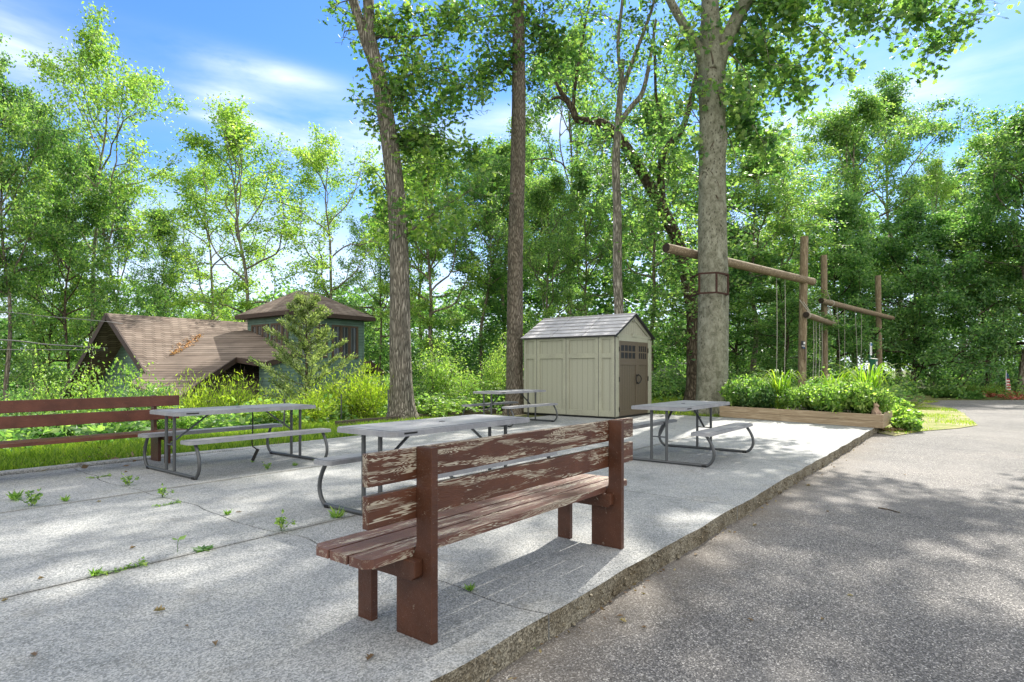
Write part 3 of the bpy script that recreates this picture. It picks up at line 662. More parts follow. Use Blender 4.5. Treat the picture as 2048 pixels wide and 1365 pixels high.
def PL(x,y,z=.235):                                # planter-local -> world
    c,s=math.cos(pr),math.sin(pr); x=x-.276*y; return np.array([F[0]+x*c-y*s,F[1]+x*s+y*c,z])
# edging timbers
for i,(a0,a1) in enumerate(((5.9,8.15),(8.17,10.4),(10.42,12.6))):
    o=MB().box(0,a1-a0,-.07,.07,-.06,.115).build('edging_timber',M['timber'],None,.008); q=AB(a0,8.9); o.location=(q[0],q[1],0); o.rotation_euler=(0,0,RZ)
    tag(o,['dark edging timber nearest the smooth bench, with the sawn end showing','dark edging timber running behind the ridged oak foot','dark edging timber reaching toward the shed and flaky trunk'][i],'timber','edging timbers')
# wire fence posts
for i,(x,yb,yt) in enumerate(((682,847,790),(776,846,780),(922,826,764),(1009,822,768),(568,862,798))):
    q=ground(x,yb,-.02); ht=(yb-yt)/FPX*q[1]
    m=MB(); m.bar(q+[0,0,-.2],q+[.01,0,ht],.03,.008); m.bar(q+[0,.012,-.2],q+[.01,.012,ht],.008,.03)
    for z in np.linspace(.1,ht-.05,6): m.box(q[0]-.012,q[0]+.012,q[1]-.02,q[1]-.004,z,z+.02)
    tag(m.build('fence_post',M['steel']),['thin dark fence post left of the leaning post by the oak','thin fence post leaning against the ridged oak','thin fence post behind the small table end','thin fence post beside the flaky trunk','thin fence post behind the strap table'][i],'post','thin steel fence posts')

# ------------------------------------------------------------------ log swing frame
fr=thing('log_frame','weathered log frame of tall posts and hanging beams over the planter','log frame',(10.13,21,-.03))
O=np.array([10.13,21,-.03])
def log(p,q,r,m,seed,name):
    n=24; t=np.linspace(0,1,n)[:,None]; pts=np.asarray(p)+(np.asarray(q)-p)*t; rg=np.random.default_rng(seed)
    rad=r*(1+.04*np.convolve(rg.normal(0,1,n+6),np.ones(6)/6,'valid')[:n])
    d=np.asarray(q,float)-p; Ld=np.linalg.norm(d)
    mb=MB(); v,f,c=tube_arrays(pts-O,rad,16); mb.add(v,f,0,True); mb.add(v,c,1)
    return mb.build(name,[m,M['logend']],fr)
P1=np.array([10.13,21,0.]); P2=np.array([13.2,25.3,0.]); P3=np.array([18.4,30,0.])
log(P1+[0,0,-.3],P1+[.1,0,5.86],.135,M['log'],1,'post'); log(P2+[0,0,-.3],P2+[-.05,0,at(0,511,25.3)[2]],.125,M['log'],2,'post'); log(P3+[0,0,-.3],P3+[-.1,0,5.9],.13,M['log'],3,'post')
A0=at(1332,496,16.5); A1=at(1616,567,21.6); A1[1]=21.25; log(A0,A1,.13,M['logx'],4,'beam')
B0=at(1612,630,20.75); B1=at(1668,649,24.6); log(B0,B1,.105,M['logx'],5,'beam')
C0=at(1642,602,24.4); C1=at(1785,637,30.6); log(C0,C1,.115,M['logx'],6,'beam')
b=MB()
for p0,p1 in ((at(1599,600,20.86),B0+[.15,.1,.1]),(at(1607,604,20.86),B0+[.2,.1,.1]),(at(1653,580,24.4),at(1663,608,25.0)),(at(1655,618,24.9),B1+[0,0,.1]),(at(1657,614,24.9),B1+[.05,0,.08])): b.tube([np.array(p0)-O,np.array(p1)-O],.016,5)
for c_,ax,r in ((B0,B1-B0,.115),(C0+(C1-C0)*.1,C1-C0,.125)):
    ax=ax/np.linalg.norm(ax); e1=np.cross(ax,[0,0,1]); e1/=np.linalg.norm(e1); e2=np.cross(ax,e1)
    for s in (.14,.17): b.tube([c_+ax*s-O+r*(e1*math.cos(q)+e2*math.sin(q)) for q in np.linspace(0,2*PI,17)],.014,5,cap=False)
b.build('lashing',M['rope'],fr)
def rope(px,y0,px1,y1,Y,lab,r=.011):
    p=at(px,y0,Y); q=at(px1,y1,Y); mid=(p+q)/2+[.02,0,0]
    tag(MB().tube(spline([p,mid,q],6),r,5).build('swing_rope',M['rope']),lab,'rope','ropes hanging from the log beams')
for px,y0,px1,y1,Y,la in ((1553,556,1553,755,20.3,'single thin rope under the long beam beside the mottled trunk'),(1570,560,1569,748,20.6,'thin rope under the long beam close to the signed post'),
    (1627,640,1626,757,21.9,'thin ropes side by side under the short lashed beam'),(1632,643,1631,757,22.3,'thin ropes side by side under the short lashed beam'),(1639,645,1638,757,22.8,'thin ropes side by side under the short lashed beam'),(1644,646,1643,757,23.1,'thin ropes side by side under the short lashed beam'),
    (1674,612,1680,748,25.5,'slanting rope under the third beam, nearest the middle post'),(1689,618,1688,748,26.2,'short rope under the third beam behind the potted plant'),(1710,620,1715,748,27,'rope under the third beam beside the green dispenser, slanting'),(1723,625,1721,745,27.6,'straight rope under the third beam just behind the green dispenser')):
    rope(px,y0,px1,y1,Y,la,.012)
# signs on the first post
s=thing('post_sign','small black and white notice screwed to the tall log post','sign',at(1606,690,20.83)); rs=MB()
q=RZ-1.15
rs.box(-.11,.11,-.012,.0,-.13,.13,0); so_=rs.build('board',[M['black']],s); s.rotation_euler=(0,0,.55)
MB().box(.01,.11,-.016,-.0125,.02,.10).build('notice',M['signwhite'],s); MB().box(-.02,.12,-.015,-.0125,-.125,-.095).build('notice',M['blue'],s)
fc_=bpy.data.curves.new('lettering','FONT'); fc_.body='PARK'; fc_.size=.085; fc_.align_x='CENTER'; fc_.extrude=.0015; ft_=bpy.data.objects.new('t',fc_); COL.objects.link(ft_); bpy.context.view_layer.update(); me_=bpy.data.meshes.new_from_object(ft_.evaluated_get(bpy.context.evaluated_depsgraph_get())); bpy.data.objects.remove(ft_); fo_=bpy.data.objects.new('lettering',me_); COL.objects.link(fo_); fo_.parent=s; fo_.location=(.005,-.0145,-.075); fo_.rotation_euler=(PI/2,0,0); me_.materials.clear(); me_.materials.append(M['signwhite'])
s=thing('post_sign','tall faded pinkish notice strip under the black sign on the log post','sign',at(1611.5,709,20.86)); s.rotation_euler=(0,0,1.15)
bo=MB().box(-.09,.09,-.01,.0,-.24,.24).build('board',[M['signpink']],s)
m=MB()
for z in np.linspace(-.18,.18,8): m.box(-.06,.06,-.013,-.0105,z,z+.012)
m.build('lettering',M['trim'],bo)
o=MB().box(-.16,.16,-.02,.02,-.18,.18).build('notice_board',M['stone'],None,.004); o.location=at(1657,757,24.9); o.rotation_euler=(0,0,.4); tag(o,'small reddish square board leaning at the foot of the middle log post','board')
# green dispenser
dq=at(1740,760,20.0); dp=thing('waste_dispenser','green steel pet waste dispenser on a post behind the planter','dispenser',(dq[0],dq[1],-.03),.75)
MB().box(-.035,.035,-.02,.02,-.1,2.05).build('post',M['green'],dp,.004)
m=MB(); m.box(-.13,.13,-.20,-.021,1.03,1.58); bx=m.build('box',M['green'],dp,.012)
MB().extrude([(-.135,-.205,1.582),(.135,-.205,1.582),(.135,-.0225,1.61),(-.135,-.0225,1.61)],(0,0,.012)).build('lid',M['signwhite'],bx)
for z in (1.40,1.22): MB().box(-.08,.08,-.206,-.201,z,z+.1).build('notice',M['signwhite'],bx)
MB().box(-.05,.06,-.28,-.207,1.08,1.13).build('chute',M['black'],bx,.008)
sg=MB().box(-.09,.09,-.035,-.021,1.72,2.14).build('sign_panel',M['signwhite'],dp,.003); MB().box(-.088,.088,-.039,-.0355,2.03,2.12).build('header',M['blue'],sg)
m=MB()
for z in np.linspace(1.78,1.98,6): m.box(-.06,.06,-.0385,-.0355,z,z+.01)
m.build('lettering',M['black'],sg)
# potted plant
pq=at(1726,757,20.6); pz=pq[2]-.12
po=thing('flower_pot','dark flower pot of brown blooms beside the green dispenser','pot',(pq[0],pq[1],pz))
MB().lathe([(0,0),(.13,0),(.19,.22),(.21,.22),(.21,.26),(.175,.26),(.17,.22),(0,.22)],20).build('pot',M['trim'],po)
MB().box(-.16,.16,-.16,.16,-pz-.1,-.002).build('stand',M['timber'],po)
# statue
rq=PL(.16,-.42); sq=thing('garden_statue','small pinkish stone animal sitting on the planter corner','statue',rq,.3)
MB().lathe([(.0,0),(.07,0),(.085,.03),(.08,.08),(.06,.13),(.045,.16),(.05,.19),(.052,.215),(.035,.245),(0,.255)],14).build('body',M['stone'],sq)
m=MB(); m.tube(spline([(0,-.03,.21),(0,-.06,.2),(0,-.075,.192)],3),[.035,.034,.033,.028,.024,.02,.016],8)
m.build('snout',M['stone'],sq)
for s_ in (-1,1):
    MB().tube([(s_*.025,0,.23),(s_*.032,.008,.265),(s_*.036,.015,.285)],[.016,.013,.004],7).build('ear',M['stone'],sq)
    MB().tube(spline([(s_*.055,-.02,.10),(s_*.06,-.06,.06),(s_*.05,-.085,.012)],4),.02,7).build('leg',M['stone'],sq)
# rusty frame around the mottled trunk
m=MB(); a_=at(1398.5,547,16.36); c2=at(1433,545,16.26); d2=at(1456,549,16.45); hh=(588-548)/FPX*16.4; r=.018
for p in (a_,c2,d2): m.bar(p,p-[0,0,hh+.02],.05,.035)
for p,q in ((a_,c2),(c2,d2)):
    m.bar(p-np.array([0,0,.01]),q-np.array([0,0,.01]),.045,.045); m.bar(p-np.array([0,0,hh]),q-np.array([0,0,hh]),.045,.045)
for p in (a_,d2): 
    for z in (.01,hh): m.bar(p-np.array([0,0,z]),p+np.array([0,.75,-z]),.045,.045)
tag(m.build('iron_frame',M['rust']),'rusty square iron frame clamped around the mottled grey trunk','iron frame')

# ------------------------------------------------------------------ poles and wires
def utility_pole(px,Y,ytop,lab,arms):
    q=at(px,ytop,Y); t=thing('utility_pole',lab,'pole',(q[0],q[1],-2.5)); H_=q[2]+2.5
    MB().tube([(0,0,0),(0,0,H_)],[.16,.11],10).build('post',M['pole'],t)
    for z in arms: MB().box(-1.6,1.6,-.06,.06,H_-z-.07,H_-z+.07).build('crossarm',M['pole'],t)
    return t
utility_pole(1945,56,640,'dark utility pole with two crossarms among the far trees',(.35,1.0))
utility_pole(747,48,603,'slim utility pole between the hipped roof and the ridged oak',(.5,))
def wire(pts,lab,r=.012):
    p=[at(*q) for q in pts]; tag(MB().tube(spline(p,8),r,5).build('power_line',M['wire']),lab,'power line','power lines')
wire([(-300,606,17),(0,624,17.5),(90,633,18),(205,643,18.6),(245,648,19.4)],'pale power line crossing highest over the house gable trees',.011)
wire([(-300,668,17),(0,680,17.5),(90,689,18),(170,694,18.8),(215,697,19.6)],'upper of the thick lines beside the house gable',.02)
wire([(-300,702,17),(0,700,17.5),(100,700,18),(175,700.5,18.8),(215,701,19.6)],'level power line lowest beside the house gable',.012)
wire([(820,700,44),(920,696,42),(1000,694,40),(1120,690,38)],'upper dark line above the far dark roof',.02); wire([(820,708,44),(920,705,42),(1000,706,40),(1120,700,38)],'lower dark line above the far dark roof',.02)
wire([(1380,676,36),(1455,665,36),(1550,651,36),(1760,615,38)],'upper pale line behind the swing ropes',.025); wire([(1380,690,36),(1455,678,36),(1562,661,36),(1760,628,38)],'lower pale line behind the swing ropes',.022)

# flag
fq=ground(2012,794,-.1); fq=at(2012,794,29.5)
fl=thing('garden_flag','small striped flag on a thin pole above the red flower bed','flag',(fq[0],fq[1],-.15),.0); H_=at(0,741,29.5)[2]+.15
MB().tube([(0,0,0),(0,0,H_)],.018,8).build('pole',M['signwhite'],fl)
k=NT('striped flag cloth'); o=k.n('TexCoord').outputs['Object']; s=k.n('SeparateXYZ',{0:o}); fz=k.math('FRACT',k.math('DIVIDE',s.outputs[2],.14)); stp=k.ramp(fz,[(.0,(.55,.05,.06)),(.5,(.75,.73,.72))],'CONSTANT')
cm=k.math('GREATER_THAN',s.outputs[2],H_-.42); fc=k.mix(cm,stp,(.05,.09,.22)); fm=k.done(fc,.8)
n=14; gv=[];gf=[]
for i in range(n):
    for j in range(8):
        u_=j/7; gv.append((.02+u_*(.12+.12*i/n),.035*math.sin(u_*9+i*.3),H_-.08-i*.08-u_*.15))
gf=[[i*8+j,i*8+j+1,(i+1)*8+j+1,(i+1)*8+j] for i in range(n-1) for j in range(7)]
c=MB().add(np.array(gv),np.array(gf),0,True).build('cloth',fm,fl); sm=c.modifiers.new('thick','SOLIDIFY'); sm.thickness=.004
# ------------------------------------------------------------------ leaves and trees
def mirror(h): return np.array(h+[(x,-y) for x,y in h[-2:0:-1]],float)
RH=np.array([(0,0),(.45,.27),(1,0),(.45,-.27)],float)
OAK=mirror([(0,0),(.13,.05),(.30,.27),(.40,.11),(.60,.34),(.70,.13),(.86,.17),(1,0)])
MAPLE=mirror([(0,0),(.16,.34),(.30,.22),(.44,.52),(.58,.24),(.74,.27),(1,0)])
NARROW=np.array([(0,0),(.4,.11),(1,0),(.4,-.11)],float)
def unit(a): return a/(np.linalg.norm(a,axis=-1,keepdims=True)+1e-9)
def leaves(mb,pos,rng,size,shape=RH,up=.55,droop=-.15,mat=0,axis=None,rnd=None,var=.35):
    pos=np.asarray(pos,float); n=len(pos)
    if n==0: return
    t=rng.normal(0,1,(n,3)); t[:,2]=t[:,2]*.5+droop
    if axis is not None: t=t*.45+axis
    t=unit(t); nn=rng.normal(0,1,(n,3)); nn[:,2]+=up*2; b=unit(np.cross(nn,t)); nn=np.cross(t,b)
    s=size*(1+var*rng.uniform(-1,1,n))
    x=shape[:,0]; y=shape[:,1]; z=-np.abs(y)*.35-.15*x*x
    v=pos[:,None,:]+s[:,None,None]*(t[:,None,:]*x[None,:,None]+b[:,None,:]*y[None,:,None]+nn[:,None,:]*z[None,:,None])
    k=len(shape); f=np.arange(n*k).reshape(n,k)
    mb.add(v.reshape(-1,3),f,mat,False,rng.uniform(0,1,n) if rnd is None else rnd)
class Tree:
    def __init__(s,seed): s.r=np.random.default_rng(seed); s.tubes=[]; s.tips=[]; s.tipdir=[]
    def branch(s,p,d,L,r,lvl,up=.12,wob=.18,nch=4,ang=.9,keep=True,flat=1.0):
        rg=s.r; n=max(3,int(L/.45)+1); st=L/n; pts=[np.array(p,float)]; d=np.array(d,float)/np.linalg.norm(d); dirs=[d]
        for i in range(n):
            d=d+rg.normal(0,wob,3); d[2]+=up; d/=np.linalg.norm(d); pts.append(pts[-1]+d*st); dirs.append(d)
        pts=np.array(pts); rad=np.linspace(r,max(r*.35,.004),n+1)
        if keep: s.tubes.append((pts,rad,5 if lvl<2 else 7))
        if lvl==0:
            for q in range(1,n+1): s.tips.append(pts[q]); s.tipdir.append(dirs[q])
            return pts
        m=nch+int(rg.integers(0,2))
        for c in range(m):
            t=.25+.75*(c+rg.uniform(0,.9))/m; q=min(n-1,int(t*n)); base=pts[q]+(pts[q+1]-pts[q])*min(1,(t*n-q)) if q<n else pts[-1]
            e=rg.normal(0,1,3); e-=dirs[q]*e.dot(dirs[q]); e[2]*=flat; e/=np.linalg.norm(e)+1e-9; dd=dirs[q]*math.cos(ang)+e*math.sin(ang); dd[2]+=.1*flat
            s.branch(base,dd,L*rg.uniform(.38,.70)*(1.15-.5*t),r*.5*(1.1-.4*t),lvl-1,up*.7,wob*1.15,nch,ang,keep,flat)
        for q in range(max(1,n-1 if lvl>1 else n//2),n+1): s.tips.append(pts[q]); s.tipdir.append(dirs[q])
        return pts
    def trunk(s,mb,n=7,minr=.0):
        for p,r,k in s.tubes:
            if r[0]>=minr: mb.tube(p,r,max(4,k),cap=False)
    def foliage(s,mb,per,spread,size,shape=RH,up=.55,mat=0,keepfrac=1.0):
        tips=np.array(s.tips); rg=s.r
        if keepfrac<1: tips=tips[rg.uniform(0,1,len(tips))<keepfrac]
        pos=np.repeat(tips,per,0)+rg.normal(0,1,(len(tips)*per,3))*np.array([spread,spread,spread*.45])
        leaves(mb,pos,rg,size,shape,up,mat=mat)

def proto(seed,kind):
    """a free-standing tree of about 14 m: Empty > trunk, crown"""
    t=Tree(seed); rg=t.r
    K={'oak':dict(H=13,fb=.34,Rc=3.6,nl=15,ang=.8,per=21,sp=.21,size=.135,mat='leaf_b',bark='bark_grey',r=.17,nch=4,el=(.15,1.1)),
       'tall':dict(H=14,fb=.42,Rc=3.0,nl=15,ang=.85,per=21,sp=.21,size=.135,mat='leaf_b',bark='bark_grey',r=.15,nch=4,el=(.2,1.2)),
       'airy':dict(H=13.5,fb=.38,Rc=3.6,nl=11,ang=.7,per=17,sp=.2,size=.125,mat='leaf_y',bark='bark_pale',r=.14,nch=4,el=(.3,1.1)),
       'maple':dict(H=9,fb=.12,Rc=3.8,nl=24,ang=.85,per=19,sp=.22,size=.145,mat='leaf_d',bark='bark_dark',r=.14,nch=4,el=(-.05,.9)),
       'slim':dict(H=12,fb=.30,Rc=1.9,nl=20,ang=.8,per=20,sp=.2,size=.13,mat='leaf_b',bark='bark_dark',r=.10,nch=3,el=(.2,1.0))}[kind]
    H=K['H']; n=9; z=np.linspace(0,H*.9,n); w_=np.cumsum(rg.normal(0,.13,(n,2)),0); w_[0]=0
    path=spline(np.c_[w_,z],3); rad=K['r']*(1-.85*np.linspace(0,1,len(path))**.9); rad[0]*=1.5; rad[1]*=1.15
    t.tubes.append((path,rad,10)); az=rg.uniform(0,6.28)
    for i in range(K['nl']):
        f=(i+rg.uniform(0,.6))/K['nl']; h=K['fb']*H+(.88-K['fb'])*H*f; q=np.searchsorted(path[:,2],h); q=min(q,len(path)-1); az+=2.4+rg.normal(0,.35)
        e=K['el'][0]+(K['el'][1]-K['el'][0])*f**.8; prof=(math.sin(PI*min(1,(.22+.8*f)))**.7)*rg.uniform(.7,1.15)
        if kind=='maple': prof=(1-.75*f)*rg.uniform(.75,1.15)
        t.branch(path[q],(math.cos(az)*math.cos(e),math.sin(az)*math.cos(e),math.sin(e)),K['Rc']*prof+.8,rad[q]*.5+.012,2,.05 if kind!='maple' else .0,.2,K['nch'],K['ang'],True,.5 if kind!='airy' else .7)
    for i in range(12):
        h=rg.uniform(.12,.6)*H; q=min(np.searchsorted(path[:,2],h),len(path)-1); a=rg.uniform(0,6.28); t.branch(path[q],(math.cos(a),math.sin(a),.25),rg.uniform(.5,1.5),.015,1,.02,.25,3,.8,True,.5)
    t.branch(path[-1],(0,0,1),1.6,.03,2,.1,.2,4,.8)
    o=thing('tree','x','tree'); mb=MB(); t.trunk(mb); mb.build('trunk',M[K['bark']],o); c=MB(); t.foliage(c,K['per'],K['sp'],K['size'],RH); c.build('crown',M[K['mat']],o)
    o['H']=H; return o
protos={}
def get(kind,var):
    if (kind,var) not in protos: protos[kind,var]=[proto(hash_seed(kind,var),kind),0]
    return protos[kind,var]
def hash_seed(kind,var): return sum(ord(c) for c in kind)*7+var*101
def plant_tree(kind,var,px,Y,ytop,half,label,group,rot=None,lean=(0,0),leaf=None,bark=None):
    pr_=get(kind,var); x=(px-CX)/FPX*Y; z0=float(height(x,Y)); ztop=CAMH-(ytop-HY)/FPX*Y; H=pr_[0]['H']
    base={'oak':4.1,'tall':3.5,'airy':3.9,'maple':4.0,'slim':2.3}[kind]
    sz=(ztop-z0)/(H*1.02); sx=(half/FPX*Y)/base; sx=max(.5*sz,min(1.9*sz,sx*1.12))
    rz=(px*1.37+Y) if rot is None else rot
    if pr_[1]==0: o=pr_[0]; pr_[1]=1
    else: o=dup(pr_[0])
    o.location=(x,Y,z0-.1); o.rotation_euler=(lean[0],lean[1],rz) ; o.rotation_mode='XYZ'; o.scale=(sx,sx,sz); o['label']=label; o['group']=group
    for ch in o.children:
        nm=ch.name.split('.')[0]
        mt=leaf if nm=='crown' else bark
        if mt: ch.material_slots[0].link='OBJECT'; ch.material_slots[0].material=M[mt]
    return o

# ------------------------------------------------------------------ hero trees
def hero(label,base,stems,bark,leafm,shape,lsize,sprays,top,boughs=(),name='tree',seed=1,bumps=(),nside=28,ridge=.03,freq=3,flare=1.55,per=None,sprayleaf=1.0):
    """stems: list of (pixel path with depth, radii in m).  sprays: (origin xyz, end xyz, cluster radius, leaves)"""
    o=thing(name,label,'tree',base); base=np.asarray(base); mb=MB(); rg=np.random.default_rng(seed); tips=[]
    for si,(pp,rr) in enumerate(stems):
        p=spline(np.array([at(*q) if len(q)==3 else q for q in pp]),8)-base; r=np.interp(np.linspace(0,1,len(p)),np.linspace(0,1,len(rr)),rr)
        if si==0: r=r*(1+(flare-1)*np.exp(-np.maximum(p[:,2],0)/.28))
        p=p if nside<60 else spline(p,2); r=np.interp(np.linspace(0,1,len(p)),np.linspace(0,1,len(r)),r); k=len(p); a=np.arange(nside)*2*PI/nside; ph=rg.uniform(0,6.28,freq)
        rad=np.ones((k,nside))+ridge*rg.normal(0,.5,(k,nside))+sum(ridge*np.cos(a[None,:]*(2+q)+ph[q]+p[:,2:3]*.35*(q+1)) for q in range(freq))
        if si==0:
            fl=np.exp(-np.maximum(p[:,2:3],0)/.25); rad=rad+fl*.14*np.cos(a[None,:]*5+.7)
        vv,f,caps=tube_arrays(p,r,nside,rad)
        for (bx,by,bY,br,ba) in bumps:
            if si: continue
            c=at(bx,by,bY)-base; dd=np.linalg.norm(vv-c,axis=1); cen=np.repeat(p,nside,0); out=unit(vv-cen); vv=vv+out*(ba*np.exp(-(dd/br)**2))[:,None]-out*(ba*.9*np.exp(-(dd/(br*.42))**2))[:,None]
        mb.add(vv,f,0,True); mb.add(vv,caps,0)
    T=Tree(seed+50)
    for (a0,a1,R,nl,via) in sprays:
        a0=np.asarray(a0)-base; a1=np.asarray(a1)-base; L=np.linalg.norm(a1-a0); mid=(a0+a1)/2+rg.normal(0,.06*L,3)+[0,0,.06*L]
        if via is not None: mid=np.asarray(via)-base
        R=R*1.3; p=spline([a0,mid,a1],5); mb.tube(p,np.linspace(.008+min(.012*L,.035),.006,len(p)),6,cap=False); T.tips=[];T.tipdir=[];T.tubes=[]
        for j in range(max(4,int(R*9))):
            q=p[int(len(p)*rg.uniform(.35,.99))]; d=rg.normal(0,1,3); d[2]*=.6; d=unit(d)
            T.branch(q,d,R*rg.uniform(.6,1.1),.008,1,.0,.25,2,.8)
        T.trunk(mb); tips.append((np.array(T.tips),nl))
    for (pp,nt,ln) in boughs:
        p=spline(np.array([at(q[0],q[1],q[2]+(DY if i_ else .2)) for i_,q in enumerate(pp)])-base,8); mb.tube(p,np.linspace(.03,.006,len(p)),6,cap=False); tp_=[]
        for j in range(nt):
            q=p[min(len(p)-1,int(len(p)*rg.uniform(.12,1)))]; d=unit(rg.normal(0,1,3)*[1,1,.55]+[0,0,-.25]); L=ln*rg.uniform(.35,1.1)
            w_=spline([q,q+d*L*.5+rg.normal(0,.06*L,3),q+d*L+[0,0,-.18*L]],4); mb.tube(w_,np.linspace(.007,.002,len(w_)),4,cap=False)
            for g_ in range(3):
                e=unit(d+rg.normal(0,.7,3)); u_=w_[int(len(w_)*rg.uniform(.3,.9))]; z_=np.array([u_,u_+e*L*.22,u_+e*L*.42+[0,0,-.05*L]]); mb.tube(z_,[.003,.0025,.002],3,cap=False); tp_+=list(z_)
            tp_+=list(w_[3:])
        tips.append((np.array(tp_),nt*26/max(.01,sprayleaf)))
    T.tips=[];T.tubes=[]
    for (b0,d,L,r) in top: T.branch(np.asarray(b0)-base,d,L,r,2,.05,.16,5,.8)
    T.trunk(mb)
    mb.build('trunk',M[bark],o); c=MB(); rg=np.random.default_rng(seed+9)
    for tp,nl in tips:
        nl=int(nl*sprayleaf); q=tp[rg.integers(0,len(tp),nl)]+rg.normal(0,1,(nl,3))*[.16,.16,.12]; leaves(c,q,rg,lsize,shape,.5,-.25)
    if T.tips:
        tp=np.array(T.tips); n_=per or 4; q=np.repeat(tp,n_,0)+rg.normal(0,1,(len(tp)*n_,3))*[.3,.3,.2]; leaves(c,q,rg,lsize*1.35,RH if shape is OAK else RH,.5)
    c.build('crown',M[leafm],o); return o
DY=.9
def sp(o,e,R,n):
    e=(e[0],e[1],e[2]+DY)
    via=at(e[0]-45,-150,e[2]+.2) if (e[0]>1590 and o[1]<0) else None
    return (at(*o),at(*e),R,n,via)
rg0=np.random.default_rng(12)
def topset(p0,n,L,elev,r=.07,bias=(0,-.35),spread=1):
    out=[]
    for i in range(n):
        a=i*2.4+rg0.uniform(0,.6); e=rg0.uniform(*elev); d=np.array([math.cos(a)*math.cos(e)+bias[0],math.sin(a)*math.cos(e)+bias[1],math.sin(e)])
        out.append((np.asarray(p0)+[0,0,rg0.uniform(-.8,.8)],d,L*rg0.uniform(.7,1.1),r))
    return out
# ridged oak that forks out of the top of the view
Ya=14.5
hero('tall ridged oak forking high up behind the tables',ground(805,840,-.03)*[1,1,1],
 [([(805,846,Ya),(803,780,Ya),(801,700,Ya),(800,600,Ya),(798,500,Ya),(794,420,Ya),(785,330,Ya),(771,230,Ya),(757,150,Ya),(740,75,Ya),(737,0,Ya),(728,-90,Ya),(716,-230,Ya-.5)],[.275,.262,.255,.245,.235,.225,.21,.2,.185,.14,.13,.12,.09]),
  ([(752,140,Ya),(735,95,Ya+.03),(718,40,Ya),(706,0,Ya),(693,-60,Ya-.2),(668,-200,Ya-.6)],[.12,.12,.115,.11,.1,.07])],
 'bark_oak','leaf_a',OAK,.15,
 [sp((700,0,Ya),(662,18,14),.5,90),sp((715,60,Ya),(686,75,14.2),.3,40),sp((768,215,Ya),(716,205,14.1),.45,130),sp((772,240,Ya),(742,255,14.1),.35,100),sp((745,60,Ya),(815,25,14.2),.75,330),
  sp((755,140,Ya),(830,110,14.2),.85,420),sp((765,210,Ya),(850,190,13.9),.9,430),sp((780,270,Ya),(880,265,13.8),.9,380),sp((772,230,Ya),(800,170,14.1),.7,220),sp((785,330,Ya),(850,330,13.8),.7,260),
  sp((798,470,Ya),(850,415,13.6),.7,330),sp((799,480,Ya),(910,400,13.5),.8,360),sp((795,430,Ya),(740,330,14.2),.5,170),sp((797,470,Ya),(735,430,14.3),.5,170),sp((798,500,Ya),(775,400,13.9),.4,110),sp((799,480,Ya),(960,370,13.4),.6,240),sp((740,75,Ya),(905,60,14.4),.8,300)],
 topset(at(720,-180,Ya),6,3.6,(.2,1.2),.07,(-.1,-.5))+topset(at(675,-200,Ya),4,3.0,(.4,1.2),.06,(.1,-.5)),seed=3,name='oak_tree',ridge=.022,
 boughs=[([(741,90,Ya),(800,40,14.2),(870,20,14),(930,40,13.8)],30,.8),([(762,190,Ya),(820,150,14),(890,140,13.7),(950,190,13.5)],30,.8),([(780,300,Ya),(840,270,13.9),(900,280,13.6),(950,300,13.4)],30,.6)])
# flaky straight trunk
Yb=16.8
hero('straight flaky barked trunk at the back corner of the shed',ground(1030,827,-.03),
 [([(1030,832,Yb),(1029,760,Yb),(1029,700,Yb),(1030,600,Yb),(1031,500,Yb),(1034,400,Yb),(1037,250,Yb),(1037,100,Yb),(1036,0,Yb),(1036,-120,Yb),(1033,-260,Yb-.4)],[.25,.235,.228,.222,.215,.205,.195,.18,.17,.15,.11])],
 'bark_flaky','leaf_a',OAK,.15,
 [sp((1036,60,Yb),(960,100,15.8),.9,340),sp((1036,30,Yb),(920,40,15.9),.8,260),sp((1036,90,Yb),(1000,150,15.8),.8,300),sp((1036,110,Yb),(1075,110,16),.7,230),sp((1036,0,Yb),(1085,30,16),.8,260),sp((1036,240,Yb),(1062,245,16.4),.25,60),sp((1036,20,Yb),(985,15,16.2),.7,240),sp((1037,130,Yb),(950,180,15.9),.7,220),sp((1036,150,Yb),(1075,170,16.3),.5,120)],
 topset(at(1036,-120,Yb),5,3.4,(.2,1.1),.06,(0,-.5))+topset(at(1034,-240,Yb),4,2.6,(.5,1.3),.05,(0,-.4)),seed=7,name='oak_tree',ridge=.02,
 boughs=[([(1036,120,Yb),(980,130,16),(910,170,15.7),(850,230,15.5)],40,.8),([(1037,40,Yb),(1090,60,16.3),(1120,120,16.1)],30,.7)])
DY=.45
